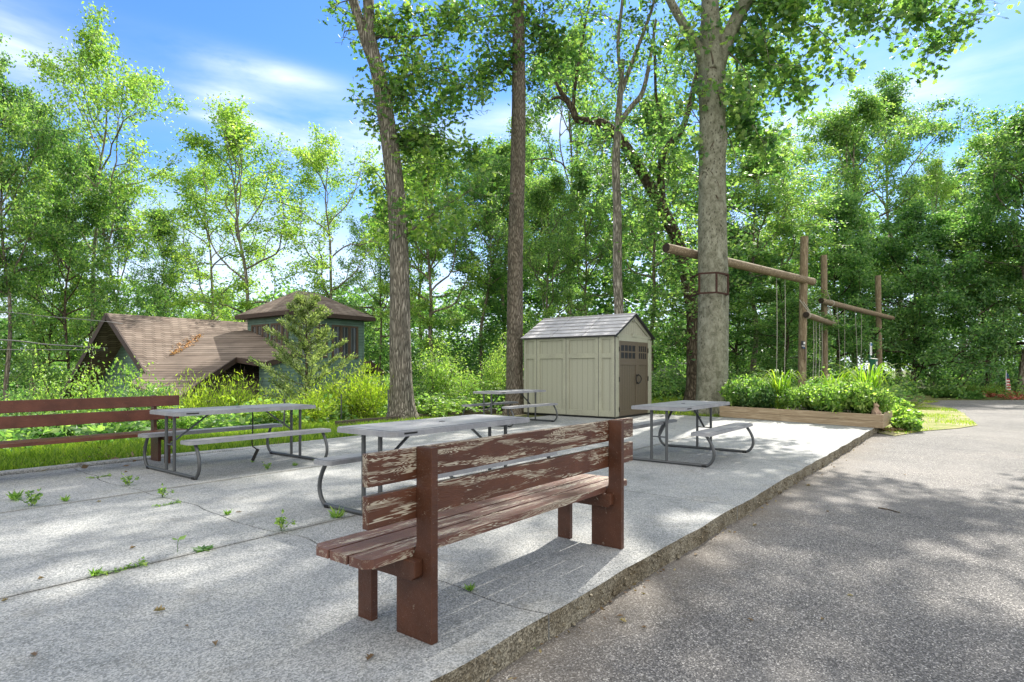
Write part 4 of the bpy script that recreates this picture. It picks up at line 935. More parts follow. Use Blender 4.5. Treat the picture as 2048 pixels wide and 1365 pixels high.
# mottled grey maple with the iron frame
Yc=16.9
mt=hero('thick mottled grey maple with an iron frame, forking high above the planter',ground(1425,828,-.03),
 [([(1424,836,Yc),(1425,780,Yc),(1426,700,Yc),(1427,600,Yc),(1426,550,Yc),(1424,450,Yc),(1424,350,Yc),(1425,250,Yc),(1424,180,Yc),(1423,110,Yc),(1421,40,Yc),(1419,-60,Yc),(1424,-240,Yc-.5)],[.43,.42,.415,.405,.40,.385,.375,.355,.365,.36,.26,.2,.15]),
  ([(1432,150,Yc),(1446,100,Yc-.1),(1468,50,Yc-.2),(1490,5,Yc-.3),(1520,-60,Yc-.4),(1590,-200,Yc-1.2)],[.2,.2,.19,.18,.16,.1]),
  ([(1415,150,Yc),(1398,100,Yc-.1),(1374,60,Yc),(1350,20,Yc),(1330,-20,Yc),(1290,-110,Yc-.5)],[.15,.14,.12,.11,.1,.07])],
 'beech','leaf_b',MAPLE,.155,
 [sp((1500,0,Yc),(1540,130,15.6),.8,260),sp((1450,100,Yc),(1510,200,15.8),.7,220),sp((1440,200,Yc),(1530,290,15.9),.7,170),sp((1440,230,Yc),(1480,340,16.2),.5,140),
  sp((1370,50,Yc),(1350,110,16.2),.7,190),sp((1400,120,Yc),(1370,230,16.2),.6,150),sp((1430,250,Yc),(1395,320,16.3),.4,80)],
 topset(at(1424,-200,Yc),7,4.0,(.1,1.2),.08,(0,-.45))+topset(at(1580,-190,Yc-1),6,3.6,(.15,1.1),.06,(.35,-.5))+topset(at(1295,-110,Yc-.5),5,3.2,(.2,1.1),.05,(-.1,-.5)),seed=11,name='maple_tree',ridge=.016,nside=72,
 bumps=((1411,362,16.50,.20,.17),(1445,284,16.55,.19,.16),(1424,152,16.5,.18,.15),(1441,418,16.53,.17,.14),(1409,175,16.6,.16,.11),(1447,255,16.6,.12,.1),(1440,532,16.5,.18,.07),(1432,380,16.5,.09,.07),(1420,300,16.5,.10,.06)),flare=1.25,
 boughs=[([(1520,-60,Yc-.4),(1620,-55,15.6),(1740,-35,14.8),(1860,0,14.3),(1960,45,14)],36,1.0),([(1495,0,Yc-.3),(1570,25,16),(1650,70,15.4),(1730,140,15)],40,.95),([(1470,50,Yc-.2),(1540,110,16.2),(1610,190,15.7)],42,.85),([(1545,-100,Yc-.5),(1700,-70,15.5),(1820,30,15),(1890,100,14.6)],24,.95),([(1500,0,Yc-.3),(1600,-20,15.4),(1690,10,14.9),(1770,60,14.6)],34,1.0),([(1446,180,Yc),(1500,240,16.3),(1560,330,16)],30,.7)])
mb_=np.array(mt.location); trunk_=[c for c in mt.children if c.name.startswith('trunk')][0]
def onbark(x,y,R=.385):
    p=at(x,y,16.55); ax=at(1424.5,y,16.9); dx=np.clip(p[0]-ax[0],-R*.93,R*.93); n=np.array([dx,-math.sqrt(R*R-dx*dx),0]); return ax+n-mb_, n/R
for (x,y,rx,rz) in ((1411,362,.13,.19),(1446,283,.10,.15),(1426,152,.11,.10),(1442,418,.10,.13),(1436,530,.09,.07)):
    c0,nn=onbark(x,y); tx=np.array([-nn[1],nn[0],0]); m=MB()
    ring=[c0+nn*(.012+.01*math.sin(q*3+x))+tx*rx*math.cos(q)+np.array([0,0,rz*math.sin(q)])*(1+.1*math.sin(2*q+y)) for q in np.linspace(0,2*PI,25)]
    m.tube(ring,[.035+.012*math.sin(q*2+x) for q in np.linspace(0,2*PI,25)],8,0,cap=False)
    dis=[c0+nn*.012+tx*rx*.8*math.cos(q)+np.array([0,0,rz*.8*math.sin(q)]) for q in np.linspace(0,2*PI,17)[:-1]]; m.add(np.vstack([dis,[c0+nn*.03]]),[[i,(i+1)%16,16] for i in range(16)],1,True)
    m.build('knot',[M['beech'],M['bark_dark']],trunk_)
for pts_ in (((1399,318),(1408,332),(1422,352),(1436,378),(1443,402)),((1446,262),(1436,282),(1424,300),(1412,328)),((1412,345),(1402,330),(1398,318)),((1424,165),(1432,185),(1440,215)),((1421,112),(1425,130),(1426,148)),((1418,380),(1432,400),(1440,415))):
    q=[onbark(*p_,R=.372)[0] for p_ in pts_]; n_=len(spline(q,5)); MB().tube(spline(q,5),.004+.02*np.sin(np.linspace(0.1,3.0,n_)),6).build('bark_crease',M['bark_dark'],trunk_)
# pale dead-looking slim trunk above the shed
Yd=21.5
hero('slim pale flaking trunk rising behind the shed roof',at(1238,790,Yd),
 [([(1238,800,Yd),(1238,640,Yd),(1235,560,Yd),(1235,480,Yd),(1234,400,Yd),(1232,330,Yd),(1236,250,Yd),(1241,180,Yd),(1246,120,Yd)],[.17,.165,.16,.155,.15,.145,.12,.1,.07]),
  ([(1236,250,Yd),(1262,215,Yd),(1285,185,Yd),(1300,120,Yd),(1312,40,Yd)],[.1,.09,.08,.06,.04]),([(1241,190,Yd),(1270,110,Yd),(1300,30,Yd),(1320,-40,Yd)],[.08,.07,.05,.03]),([(1243,170,Yd),(1236,90,Yd),(1244,10,Yd),(1250,-60,Yd)],[.07,.06,.05,.03])],
 'bark_pale','leaf_b',RH,.16,[sp((1240,190,Yd),(1195,140,Yd),1.3,500),sp((1290,150,Yd),(1330,120,Yd),1.3,520),sp((1245,60,Yd),(1210,30,Yd),1.2,420),sp((1300,30,Yd),(1290,60,Yd),1.2,420),sp((1236,260,Yd),(1200,300,Yd),1.2,420)],
 topset(at(1250,-60,Yd),4,3,(.3,1.2),.04,(0,-.2)),seed=15,name='tree',nside=16)
# crooked tree with the big arching limb
Ye=22.5
hero('crooked dark tree with a long arching limb behind the mottled maple',at(1388,800,Ye),
 [([(1388,806,Ye),(1386,700,Ye),(1385,620,Ye),(1368,530,Ye),(1350,470,Ye),(1320,410,Ye),(1290,355,Ye),(1272,325,Ye),(1245,285,Ye),(1214,252,Ye),(1190,243,Ye),(1156,240,Ye),(1143,215,Ye),(1122,185,Ye),(1112,165,Ye)],[.27,.26,.25,.24,.23,.22,.21,.2,.19,.16,.14,.13,.12,.08,.05]),
  ([(1325,415,Ye),(1322,330,Ye),(1338,290,Ye),(1362,262,Ye),(1380,210,Ye),(1395,140,Ye),(1402,60,Ye)],[.14,.13,.125,.12,.10,.08,.05]),([(1145,222,Ye),(1152,160,Ye),(1165,80,Ye),(1180,0,Ye),(1190,-60,Ye)],[.07,.06,.05,.04,.03]),([(1135,205,Ye),(1115,195,Ye),(1095,205,Ye)],[.06,.05,.03]),([(1322,235,Ye),(1312,190,Ye),(1310,120,Ye),(1306,40,Ye)],[.04,.05,.05,.03])],
 'bark_dark','leaf_b',RH,.17,[sp((1120,180,Ye),(1105,130,Ye),1.1,420),sp((1150,140,Ye),(1145,90,Ye),1.1,380),sp((1170,60,Ye),(1160,20,Ye),1.1,350),sp((1272,325,Ye),(1310,330,21.8),1.3,620),sp((1322,330,Ye),(1360,340,21.7),1.3,620),sp((1245,285,Ye),(1215,330,21.8),1.2,520),sp((1350,470,Ye),(1300,470,21.6),1.4,680),sp((1368,530,Ye),(1330,540,21.6),1.4,680),sp((1385,600,Ye),(1440,500,21.9),1.5,700),sp((1360,262,Ye),(1330,230,21.8),1.2,480),sp((1395,140,Ye),(1370,110,22),1.2,420),sp((1385,640,Ye),(1340,620,21.6),1.2,520),sp((1320,410,Ye),(1265,400,21.8),1.2,520),sp((1385,560,Ye),(1480,420,22),1.5,650),sp((1402,60,Ye),(1390,20,Ye),1.2,380),sp((1385,640,Ye),(1350,690,21.5),1.1,420)],
 topset(at(1402,40,Ye),4,3,(.3,1.2),.04,(0,-.2)),seed=19,name='tree',nside=18)

# ------------------------------------------------------------------ wood behind
gA='trees beyond the house'; gB='trees behind the shed'; gC='trees behind the log frame'
for a in (('tall',0,12,22,120,115,'leafy tree at the far end of the power lines, trunk bare near the hedge',gA),
 ('slim',0,98,27,400,70,'thin dark stemmed tree farther from the gable of the two beside it',gA),
 ('slim',1,141,25,300,80,'thin dark stemmed tree just beside the gable edge',gA),
 ('airy',0,190,27,50,165,'tallest airy tree, its pale trunk standing right behind the gable',gA,None,(0,0)),
 ('oak',0,285,30,250,95,'leaning tree behind the ridge of the brown roof',gA,None,(.04,-.24)),
 ('tall',1,330,36,420,70,'low bushy tree far behind the middle of the brown ridge',gA),
 ('airy',1,500,30,255,165,'pale limbed airy tree behind the hipped roof corner',gA,1.0,(0,-.05)),
 ('airy',0,655,32,270,135,'airy yellow topped tree behind the hipped roof peak',gA,2.2),
 ('airy',0,420,36,310,130,'dense dark tree low behind the roof ridge end',gA),
 ('oak',1,60,36,210,120,'broad tree deep behind the power lines',gA),
 ('tall',1,-70,21,40,120,'leafy tree at the very edge of the wood by the power lines',gA),
 ('oak',1,880,29,270,125,'yellow green tree just past the ridged oak',gB,.3,(0,0),'leaf_y'),
 ('oak',0,845,41,300,120,'dim tree far behind the ridged oak',gB,1.1),('tall',1,1000,37,285,120,'bushy tree filling the gap before the flaky trunk',gB,2.5),
 ('oak',0,760,38,400,75,'tree low behind the slim utility pole',gB),
 ('tall',0,960,34,310,100,'tree between the two big trunks',gB),
 ('oak',1,1092,27,345,95,'dark stemmed tree behind the shed, nearest the flaky trunk',gB,2.0,(0,0)),
 ('oak',0,1176,28,330,100,'forked dark stemmed tree behind the shed beside the pale slim trunk',gB,.5),
 ('tall',1,1130,38,60,120,'tall pale topped tree far behind the shed',gB,1.9),
 ('tall',0,1020,44,250,110,'distant tree seen past the flaky trunk',gB,4.0),
 ('oak',1,1290,33,190,120,'broad tree behind the arching limb',gB,3.0),
 ('tall',1,1500,29,290,140,'dense tree directly behind the long log beam',gC,.7),
 ('airy',0,1560,36,260,110,'yellow green tree behind the tallest log post',gC,2.9),
 ('oak',0,1440,38,60,130,'tall tree hidden behind the mottled maple',gC,5.0),
 ('maple',0,1822,32,420,140,'spreading dark understory maple with a leaning stem beside the green dispenser',gC,.4,(0,.10)),
 ('maple',1,1680,33,420,120,'understory maple behind the middle log post',gC,2.1),
 ('oak',1,1705,38,205,140,'bright leafy tree standing above the log posts',gC,1.2),
 ('tall',0,1800,43,150,120,'tall tree with the highest crown above the understory maple',gC,.2),
 ('airy',1,1870,39,330,75,'thin airy tree with a pale bare stem above the understory maple',gC,3.3),
 ('slim',0,1958,33,430,90,'slim straight tree beside the crossarm pole',gC,1.0),
 ('tall',1,2045,30,205,150,'tall bright crowned tree over the red flower bed',gC,.8),
 ('maple',0,2075,30.5,300,120,'dark heavy foliaged tree over the striped flag',gC,2.6,(0,0)),
 ('oak',0,2130,37,150,160,'big crowned tree beyond the end of the drive',gC,2.0),
 ('tall',0,1930,50,330,110,'distant tree behind the crossarm pole',gC,1.5),
 ('slim',1,1570,26,540,80,'young dense tree under the long beam behind the swing ropes',gC,.1),
 ('maple',1,1470,31,470,110,'low dark maple behind the mottled trunk and power lines',gC,5.1)):
    kind,var,px,Y,yt,half,lab,grp=a[:8]; plant_tree(kind,var,px,Y,yt,half,lab,grp,a[8] if len(a)>8 else None,a[9] if len(a)>9 else (0,0),a[10] if len(a)>10 else None)
for o in list(COL.objects):
    if o.parent is None and 'H' in o.keys(): del o['H']
# trees out of view that shade the ground, standing where the wood continues over the drive
for i,(x,y,H,s,kind,v_) in enumerate(SHADERS):
    o=dup(get(kind,v_)[0]); o.location=(x,y,-.15); o.rotation_euler=(0,0,1.3*i); k_=H/get(kind,v_)[0].dimensions[2] if False else H/13.5
    o.scale=(s,s,k_); o['label']='tall tree standing outside the view beyond the drive'; o['group']='trees outside the view'
# far wood and undergrowth
def mass(name,label,n,fn,size,mat,up=.3,shape=RH):
    rg=np.random.default_rng(sum(map(ord,name))+n); pos=fn(rg,n); mb=MB(); leaves(mb,pos,rg,size,shape,up); tag(mb.build(name,M[mat]),label,kind='stuff')
def farwood(rg,n):
    out=[]
    K=90; th=np.linspace(-1.0,1.08,K)+rg.normal(0,.012,K)
    for q in th:
        Y=rg.uniform(44,70); x=math.tan(q)*Y if abs(q)<.9 else math.sin(q)*Y*1.3
        Hh=rg.uniform(9,13)+ (5 if x>2 else -2.5); m=n//K
        for c in range(7):
            cx=x+rg.normal(0,2.6); cy=Y+rg.normal(0,2); cz=rg.uniform(-2.5,Hh*.85); r=rg.uniform(1.2,2.6)
            d=unit(rg.normal(0,1,(m//7,3)))*rg.uniform(.55,1,(m//7,1)); out.append(np.c_[cx+d[:,0]*r*1.2,cy+d[:,1]*r,cz+d[:,2]*r*.8])
    return np.concatenate(out)
mass('far_wood','distant wood closing the view behind the nearer trees',200000,farwood,.45,'leaf_b')
def under(rg,n):
    out=[]
    def area(m,a0,a1,b0,b1,hmax,dens):
        c=np.c_[rg.uniform(a0,a1,m),rg.uniform(b0,b1,m)]
        for a,b in c:
            p=AB(a,b); x,y=p[0],p[1]
            if y<2 or (b<.5 and y<27.6): continue
            z=float(height(x,y)); r=rg.uniform(.35,.8); hh=hmax*rg.uniform(.5,1)
            d=unit(rg.normal(0,1,(dens,3))); d[:,2]=np.abs(d[:,2]); out.append(np.c_[x+d[:,0]*r,y+d[:,1]*r,z+d[:,2]*hh*rg.uniform(.4,1,dens)])
    area(230,-4,14,9.6,14,.75,260); area(150,10,26,9,20,1.4,120); area(170,20,34,-4,12,1.6,120); area(60,24,36,-12,-3,1.5,120)
    return np.concatenate(out)
def midwood(rg,n):
    out=[]
    for q in range(260):
        th=rg.uniform(-.75,.95) if q<150 else rg.uniform(-.15,.95); Y=rg.uniform(33,43); x=math.tan(th)*Y; r=rg.uniform(.8,1.7); cz=float(height(x,Y))+rg.uniform(.2,4.6); m=n//260
        d=unit(rg.normal(0,1,(m,3)))*rg.uniform(.5,1,(m,1)); out.append(np.c_[x+d[:,0]*r*1.3,Y+d[:,1]*r,cz+d[:,2]*r])
    return np.concatenate(out)
mass('woodland_thicket','tangled thicket of saplings filling the wood at head height',130000,midwood,.18,'leaf_b')
mass('undergrowth','low leafy undergrowth below the hedge and along the wood edge',1,under,.13,'leaf_b')

# ------------------------------------------------------------------ shrubs
def shrub_proto(kind,seed):
    rg=np.random.default_rng(seed); o=thing('shrub','x','shrub'); t=Tree(seed); mb=MB(); c=MB()
    if kind=='leafy':
        for i in range(11):
            a=rg.uniform(0,6.28); e=rg.uniform(.5,1.4); t.branch((rg.normal(0,.08),rg.normal(0,.08),0),(math.cos(a)*math.cos(e),math.sin(a)*math.cos(e),math.sin(e)),rg.uniform(.8,1.35),.014,1,.03,.2,4,.7)
        t.trunk(mb); t.foliage(c,42,.15,.05,RH,.7); mat='leaf_y'
    elif kind=='feather':
        pos=[];ax=[]
        for i in range(230):
            a=rg.uniform(0,6.28); e=rg.uniform(.7,1.5); d=np.array([math.cos(a)*math.cos(e),math.sin(a)*math.cos(e),math.sin(e)]); L=rg.uniform(.6,1.35)*(.6+.4*math.sin(e))
            p=spline([np.zeros(3),d*L*.5+rg.normal(0,.03,3),d*L+[0,0,.05]+rg.normal(0,.05,3)],5)+[rg.normal(0,.16),rg.normal(0,.16),0]
            if i<45: mb.tube(p,np.linspace(.008,.003,len(p)),4,cap=False)
            for q in range(26):
                u=rg.uniform(.2,1); pos.append(p[int(u*(len(p)-1))]+rg.normal(0,.04,3)); ax.append(d*.9+rg.normal(0,.45,3))
        leaves(c,np.array(pos),rg,.085,NARROW,.2,0,axis=np.array(ax)); mat='gold'
    elif kind=='round':
        pos=[]
        for i in range(46):
            q=unit(rg.normal(0,1,3)); q[2]=abs(q[2]); cen=q*[.62,.62,.95]*rg.uniform(.55,1); d=unit(rg.normal(0,1,(330,3)))*rg.uniform(.5,1,(330,1))*.25; pos.append(cen+d)
        for i in range(8):
            a=i*.8; mb.tube(spline([(0,0,0),(.2*math.cos(a),.2*math.sin(a),.4),(.42*math.cos(a),.42*math.sin(a),.75)],4),[.015]*4+[.01]*5,4,cap=False)
        leaves(c,np.concatenate(pos),rg,.055,RH,.9); mat='leaf_b'
    elif kind=='fern':
        pos=[];ax=[]
        for i in range(30):
            a=rg.uniform(0,6.28); L=rg.uniform(.5,.9); h=rg.uniform(.3,.6); d=np.array([math.cos(a),math.sin(a),0])
            p=spline([(0,0,0),d*L*.45+[0,0,h],d*L+[0,0,h*.7]],8); mb.tube(p,.004,4,cap=False); sd=np.cross(d,[0,0,1])
            for q in range(3,len(p)):
                for s_ in (-1,1):
                    for w_ in range(2): pos.append(p[q]+rg.normal(0,.01,3)); ax.append(sd*s_+d*.5+rg.normal(0,.15,3))
        leaves(c,np.array(pos),rg,.13,NARROW*[1,1.6],1.0,0,axis=np.array(ax)*1.5); mat='leaf_y'
    mb.build('stem',M['bark_dark'],o); c.build('foliage',M[mat],o); return o
SP={}
def shrub(kind,px,yb,Y,hgt,wid,label,leaf=None,var=0,zb=None):
    key=(kind,var); q=at(px,yb,Y); z=float(height(q[0],q[1])) if zb is None else zb
    if key not in SP: SP[key]=shrub_proto(kind,31+var*7+len(kind)); o=SP[key]
    else: o=dup(SP[key])
    o.location=(q[0],q[1],z-.03); o.rotation_euler=(0,0,px*.7); nat={'leafy':1.35,'feather':1.3,'round':1.15,'fern':.6}[kind]; natw={'leafy':1.0,'feather':.75,'round':.85,'fern':.85}[kind]
    o.scale=(wid/natw,wid/natw,hgt/nat); o['label']=label; o['group']='shrubs along the patio and wood edge'
    if leaf:
        for ch in o.children:
            if ch.name.startswith('foliage'): ch.material_slots[0].link='OBJECT'; ch.material_slots[0].material=M[leaf]
    return o
def H_(ytop,Y,px): 
    x=(px-CX)/FPX*Y; return CAMH-(ytop-HY)/FPX*Y-float(height(x,Y))
for a in (('leafy',235,13.6,708,1.15,'large bright leafed shrub rising in front of the gable wall',None,0),('round',300,13.2,732,1.0,'pale green mounded shrub in front of the brown roof eave',None,0),('leafy',120,13.0,765,1.0,'shrub with light leaves under the lowest power line','leaf_y',1),('leafy',40,12.6,762,1.1,'shrub at the far end of the hedge over the smooth bench','leaf_b',0),
 ('leafy',-60,11.6,765,1.1,'shrub at the very edge behind the smooth bench','leaf_y',1),('feather',385,13.0,742,.72,'golden feathery shrub nearest the smooth bench end',None,0),('feather',480,13.2,738,.68,'golden feathery shrub in front of the porch eave',None,1),('feather',430,13.8,752,.6,'golden feathery shrub between the two taller golden ones',None,0),
 ('feather',725,14.6,716,.85,'largest golden feathery shrub beside the ridged oak',None,1),('feather',655,14.6,742,.7,'golden feathery shrub right of the young cedar',None,0),('feather',620,13.4,775,.6,'low golden shrub at the cedar foot',None,1),('leafy',560,12.6,792,.55,'small yellow leafed bush behind the strap table','gold',0),
 ('leafy',870,17.5,700,1.25,'big pale leafed shrub between the ridged oak and the dark roof','leaf_y',1),('leafy',935,17.2,742,.95,'shrub in front of the dark far roof','leaf_y',0),('leafy',985,18.3,702,.8,'shrub hugging the flaky trunk','leaf_y',1),('round',770,17,730,.8,'dark shrub beside the hipped room corner','leaf_d',0),
 ('fern',850,15.4,790,.75,'fern at the foot of the ridged oak',None,0),('fern',915,16.0,795,.75,'fern by the fence post behind the small table',None,0),('fern',880,15.0,800,.6,'small fern over the edging timber',None,0),('round',330,11.2,800,.7,'green shrub just behind the smooth bench end','leaf_y',0),
 ('round',180,11.2,800,.8,'shrub between the boards of the smooth bench',None,0),('round',60,10.6,805,.8,'shrub low behind the smooth bench boards',None,0),('feather',560,15.5,768,.7,'golden shrub in the cedar shade',None,0),
 ('leafy',1325,27,735,1.6,'shrub beside the shed doors at the lawn edge','leaf_b',1),('leafy',1490,25,735,1.8,'shrub between the mottled maple and the swing ropes','leaf_b',0),('round',1380,28,745,1.5,'dark shrub at the crooked tree foot','leaf_d',0),('leafy',1545,23.5,760,.9,'yellowish bush under the swing ropes','leaf_y',1),
 ('round',1860,29.5,772,1.5,'rounded shrub beside the leaning maple stem','leaf_b',0),('round',1935,28.5,778,.9,'small dark shrub by the crossarm pole','leaf_d',0),('leafy',1985,29.5,765,1.1,'yellow leafed shrub next to the red flower bed','leaf_y',0),('round',2030,31,740,1.4,'dark shrub behind the striped flag','leaf_d',0),('round',1900,31,766,1.6,'shrub behind the rounded shrub by the drive','leaf_b',0),('leafy',1600,30,720,1.8,'tall shrub behind the signed log post','leaf_d',1),('leafy',1690,29,715,1.8,'tall shrub behind the middle log post','leaf_d',0)):
    kind,px,Y,yt,wd,lab,leaf,var=a; shrub(kind,px,739,Y,max(.3,H_(yt,Y,px)),wd,lab,leaf,var)
# young cedar
Yq=15.2; cb=at(612,739,Yq); cb[2]=float(height(cb[0],cb[1])); ct=thing('cedar_sapling','young feathery cedar standing in front of the hipped upper room','cedar',cb)
rg=np.random.default_rng(77); Hc=at(0,588,Yq)[2]-cb[2]; mb=MB(); c=MB(); mb.tube([(0,0,0),(.02,0,Hc*.5),(0,0,Hc)],[.05,.035,.006],7,cap=False); pos=[];ax=[]
for i in range(44):
    h=Hc*(.08+.88*(i/44)**.9); a=i*2.4; L=(Hc-h)*.52*rg.uniform(.55,1.2)+.08; L=min(L,1.5); d=np.array([math.cos(a),math.sin(a),0])
    p=spline([(0,0,h),d*L*.5+[0,0,h+L*.22],d*L+[0,0,h+L*.52]],6); mb.tube(p,np.linspace(.012,.003,len(p)),4,cap=False)
    for q in range(2,len(p)):
        for w_ in range(6):
            e=unit(rg.normal(0,1,3)); e[2]=abs(e[2])*.6; sprL=.22*(1.15-q/len(p))+.05; 
            dd=unit((p[-1]-p[0])*.8+e*L*.8)
            for s_ in range(5): pos.append(p[q]+dd*sprL*s_/4+rg.normal(0,.018,3)); ax.append(dd+rg.normal(0,.25,3))
mb.build('trunk',M['bark_dark'],ct); leaves(c,np.array(pos),rg,.075,NARROW*[1,1.8],.4,0,axis=np.array(ax)*1.6); c.build('crown',M['cedar'],ct)

# ------------------------------------------------------------------ planter plants
def lily(seed,n,L0):
    rg=np.random.default_rng(seed); o=thing('lily_clump','x','plant'); c=MB()
    for i in range(n):
        a=rg.uniform(0,6.28); L=L0*rg.uniform(.6,1.15); out=rg.uniform(.25,.75)*L; d=np.array([math.cos(a),math.sin(a),0]); b0=np.array([rg.normal(0,.06),rg.normal(0,.06),0])
        p=spline([b0,b0+d*out*.35+[0,0,L*.6],b0+d*out*.8+[0,0,L*.78],b0+d*out*1.25+[0,0,L*rg.uniform(.5,.72)]],4); sd=np.cross(d,[0,0,1]); w_=.011*(1-np.linspace(0,1,len(p))**2.2)+.001
        v=np.vstack([p+sd*w_[:,None],p-sd*w_[:,None]]); k_=len(p); f=np.array([[q,q+1,k_+q+1,k_+q] for q in range(k_-1)]); c.add(v,f,0,True,np.full(k_-1,rg.uniform(0,1)))
    c.build('blades',M['lily'],o); return o
L1=lily(1,95,.85); L2=lily(2,80,.75)
gp_='plants in the planter box'
for i,(x,y,s,src,lab) in enumerate(((2.35,-.75,1.0,L1,'arching bladed lily clump in the planter middle, in front of the signed post'),(1.15,-1.15,1.1,L2,'lily clump in front of the middle log post'),(.45,-1.3,1.15,L1,'lily clump with long arching blades below the green dispenser'),(2.75,-1.2,.9,L2,'lily clump at the back of the planter between the posts'))):
    o=src if i<1 or (src is L2 and i==1) else dup(src); o.location=PL(x,y); o.rotation_euler=(0,0,i*1.7); o.scale=(s*1.15,s*1.15,s*1.3); o['label']=lab; o['group']=gp_
def herb(seed,n,Hh,R,lf,mat,nm):
    rg=np.random.default_rng(seed); o=thing(nm,'x','plant'); mb=MB(); pos=[];ax=[]
    for i in range(n):
        a=rg.uniform(0,6.28); rr=R*math.sqrt(rg.uniform(0,1)); b0=np.array([rr*math.cos(a)*.6,rr*math.sin(a)*.6,0]); tp=np.array([rr*math.cos(a)*1.15,rr*math.sin(a)*1.15,Hh*rg.uniform(.65,1.05)*(1-.35*(rr/R)**2)])
        p=spline([b0,(b0+tp)/2+rg.normal(0,.02,3),tp],4); mb.tube(p,.0035,4,cap=False)
        for q in range(3,len(p)):
            for w_ in range(5): pos.append(p[q]+rg.normal(0,.02,3)); ax.append(rg.normal(0,1,3))
    mb.build('stem',M['leaf_y'],o); c=MB(); leaves(c,np.array(pos),rg,lf,RH*[1,1.1],.9,.1,axis=np.array(ax)); c.build('foliage',M[mat],o); return o
h1=herb(4,120,.5,.42,.065,'leaf_y','leafy_plant'); h2=herb(5,120,.5,.42,.055,'leaf_y','leafy_plant')
for i,(x,y,s,z,src,lab,lf) in enumerate(((.78,-.42,1.05,.9,h1,'dense grey green leafy plant spilling over the planter front',None),(3.3,-.6,1.1,.95,h2,'soft leafy plant at the maple end of the planter',None),(2.9,-.5,.95,.85,h2,'leafy plant beside the soft plant in the planter','leaf_b'),(1.75,-.6,.85,.75,h1,'pale flowering plant in the planter between two lily clumps','leaf_y'),(.35,-.75,.8,.75,h1,'small leafy plant behind the stone animal','leaf_y'),(3.4,-1.2,1.0,.9,h1,'leafy plant at the back corner of the planter by the maple','leaf_y'),(1.5,-1.3,.9,.9,h2,'leafy plant in the planter under the middle post','leaf_b'))):
    o=src if i<2 else dup(src); o.location=PL(x,y); o.rotation_euler=(0,0,i*2.1); o.scale=(s*1.3,s*1.3,z*1.65); o['label']=lab; o['group']=gp_
    if lf:
        for ch in o.children:
            if ch.name.startswith('foliage'): ch.material_slots[0].link='OBJECT'; ch.material_slots[0].material=M[lf]
rg=np.random.default_rng(44)
fw=thing('flower_clump','sprinkle of tiny white blossoms among the planter greenery','flowers',PL(1.8,-.55)); c=MB(); pos=rg.normal(0,1,(90,3))*[.22,.22,.1]+[0,0,.36]; leaves(c,pos,rg,.035,RH*[1,1.7],1); c.build('blossom',M['white'],fw); MB().tube([(0,0,0),(0,0,.33)],.004,4).build('stem',M['leaf_y'],fw)
hq=herb(9,46,.38,.30,.13,'leaf_y','leafy_plant'); hq.location=ground(1795,846,-.12); hq['label']='broad leafed plant growing outside the planter end'; hq['group']='plants beside the planter end'
for x,y,s,lab in ((1812,862,.8,'lower broad leafed plant at the planter end beside the drive'),(1822,842,.75,'broad leafed plant farthest out on the worn turf'),(1790,826,1.1,'taller leafy plant behind the planter end')):
    o=dup(hq,ground(x,y,-.12),(0,0,x),(s,s,s),lab)

# ------------------------------------------------------------------ grass
def blades(name,label,n,fn,h,mat='grass',w_=.006):
    rg=np.random.default_rng(len(name)+n); p=fn(rg,n); n=len(p); a=rg.uniform(0,6.28,n); L=h*rg.uniform(.45,1.25,n); ln=rg.normal(0,.35,(n,2))*L[:,None]
    sx=np.c_[np.cos(a),np.sin(a),np.zeros(n)]*w_; tip=p+np.c_[ln,L]; mid=p+np.c_[ln*.35,L*.6]
    v=np.stack([p-sx,p+sx,mid+sx*.7,tip,mid-sx*.7],1).reshape(-1,3); mb=MB().add(v,np.arange(n*5).reshape(n,5),0,False,rg.uniform(0,1,n)); tag(mb.build(name,M[mat]),label,kind='stuff')
def strip(rg,n):
    a=rg.uniform(-4,9,n); b=rg.uniform(7.11,9.9,n); cl=np.sin(a*3.1)*np.cos(b*4.3)+rg.normal(0,.6,n); k_=(cl>-.55); a,b=a[k_],b[k_]; p=R0[None,:]+a[:,None]*U+b[:,None]*V; p[:,2]=height(p[:,0],p[:,1])-.01; return p
blades('grass_strip','bright unmown grass between the patio and the hedge',60000,strip,.13)
def lawn(rg,n):
    a=rg.uniform(13.5,25,n); b=rg.uniform(-.2,10,n); k_=rg.uniform(0,1,n)<.75; a,b=a[k_],b[k_]; p=R0[None,:]+a[:,None]*U+b[:,None]*V; p[:,2]=height(p[:,0],p[:,1])-.01; return p[p[:,1]<28.5]
blades('lawn_grass','short sunlit lawn behind the shed and planter',60000,lawn,.07,w_=.007)
tp=np.array([q[:2] for q in pp])
def inpoly(x,y):
    c=np.zeros(len(x),bool); j=len(tp)-1
    for i in range(len(tp)):
        xi,yi=tp[i]; xj,yj=tp[j]; c^=((yi>y)!=(yj>y))&(x<(xj-xi)*(y-yi)/(yj-yi)+xi); j=i
    return c
def patch(rg,n):
    x=rg.uniform(tp[:,0].min(),tp[:,0].max(),n); y=rg.uniform(tp[:,1].min(),tp[:,1].max(),n); k_=inpoly(x,y)&((np.sin(x*2.3)+np.sin(y*1.9+x)+rg.normal(0,.7,n))>.55); return np.c_[x[k_],y[k_],np.full(k_.sum(),-.118)]
blades('patch_grass','sparse grass on the worn sandy turf',60000,patch,.05,w_=.007)
def redbed(rg,n): 
    x=rg.uniform(22.6,34,n); y=rg.uniform(26.9,31,n); return np.c_[x,y,-.12+rg.uniform(0,.30,n)*(1-np.abs(y-29)/3)]
mass('red_ground_cover','bed of red foliage at the end of the drive',5200,redbed,.13,'red',.9)
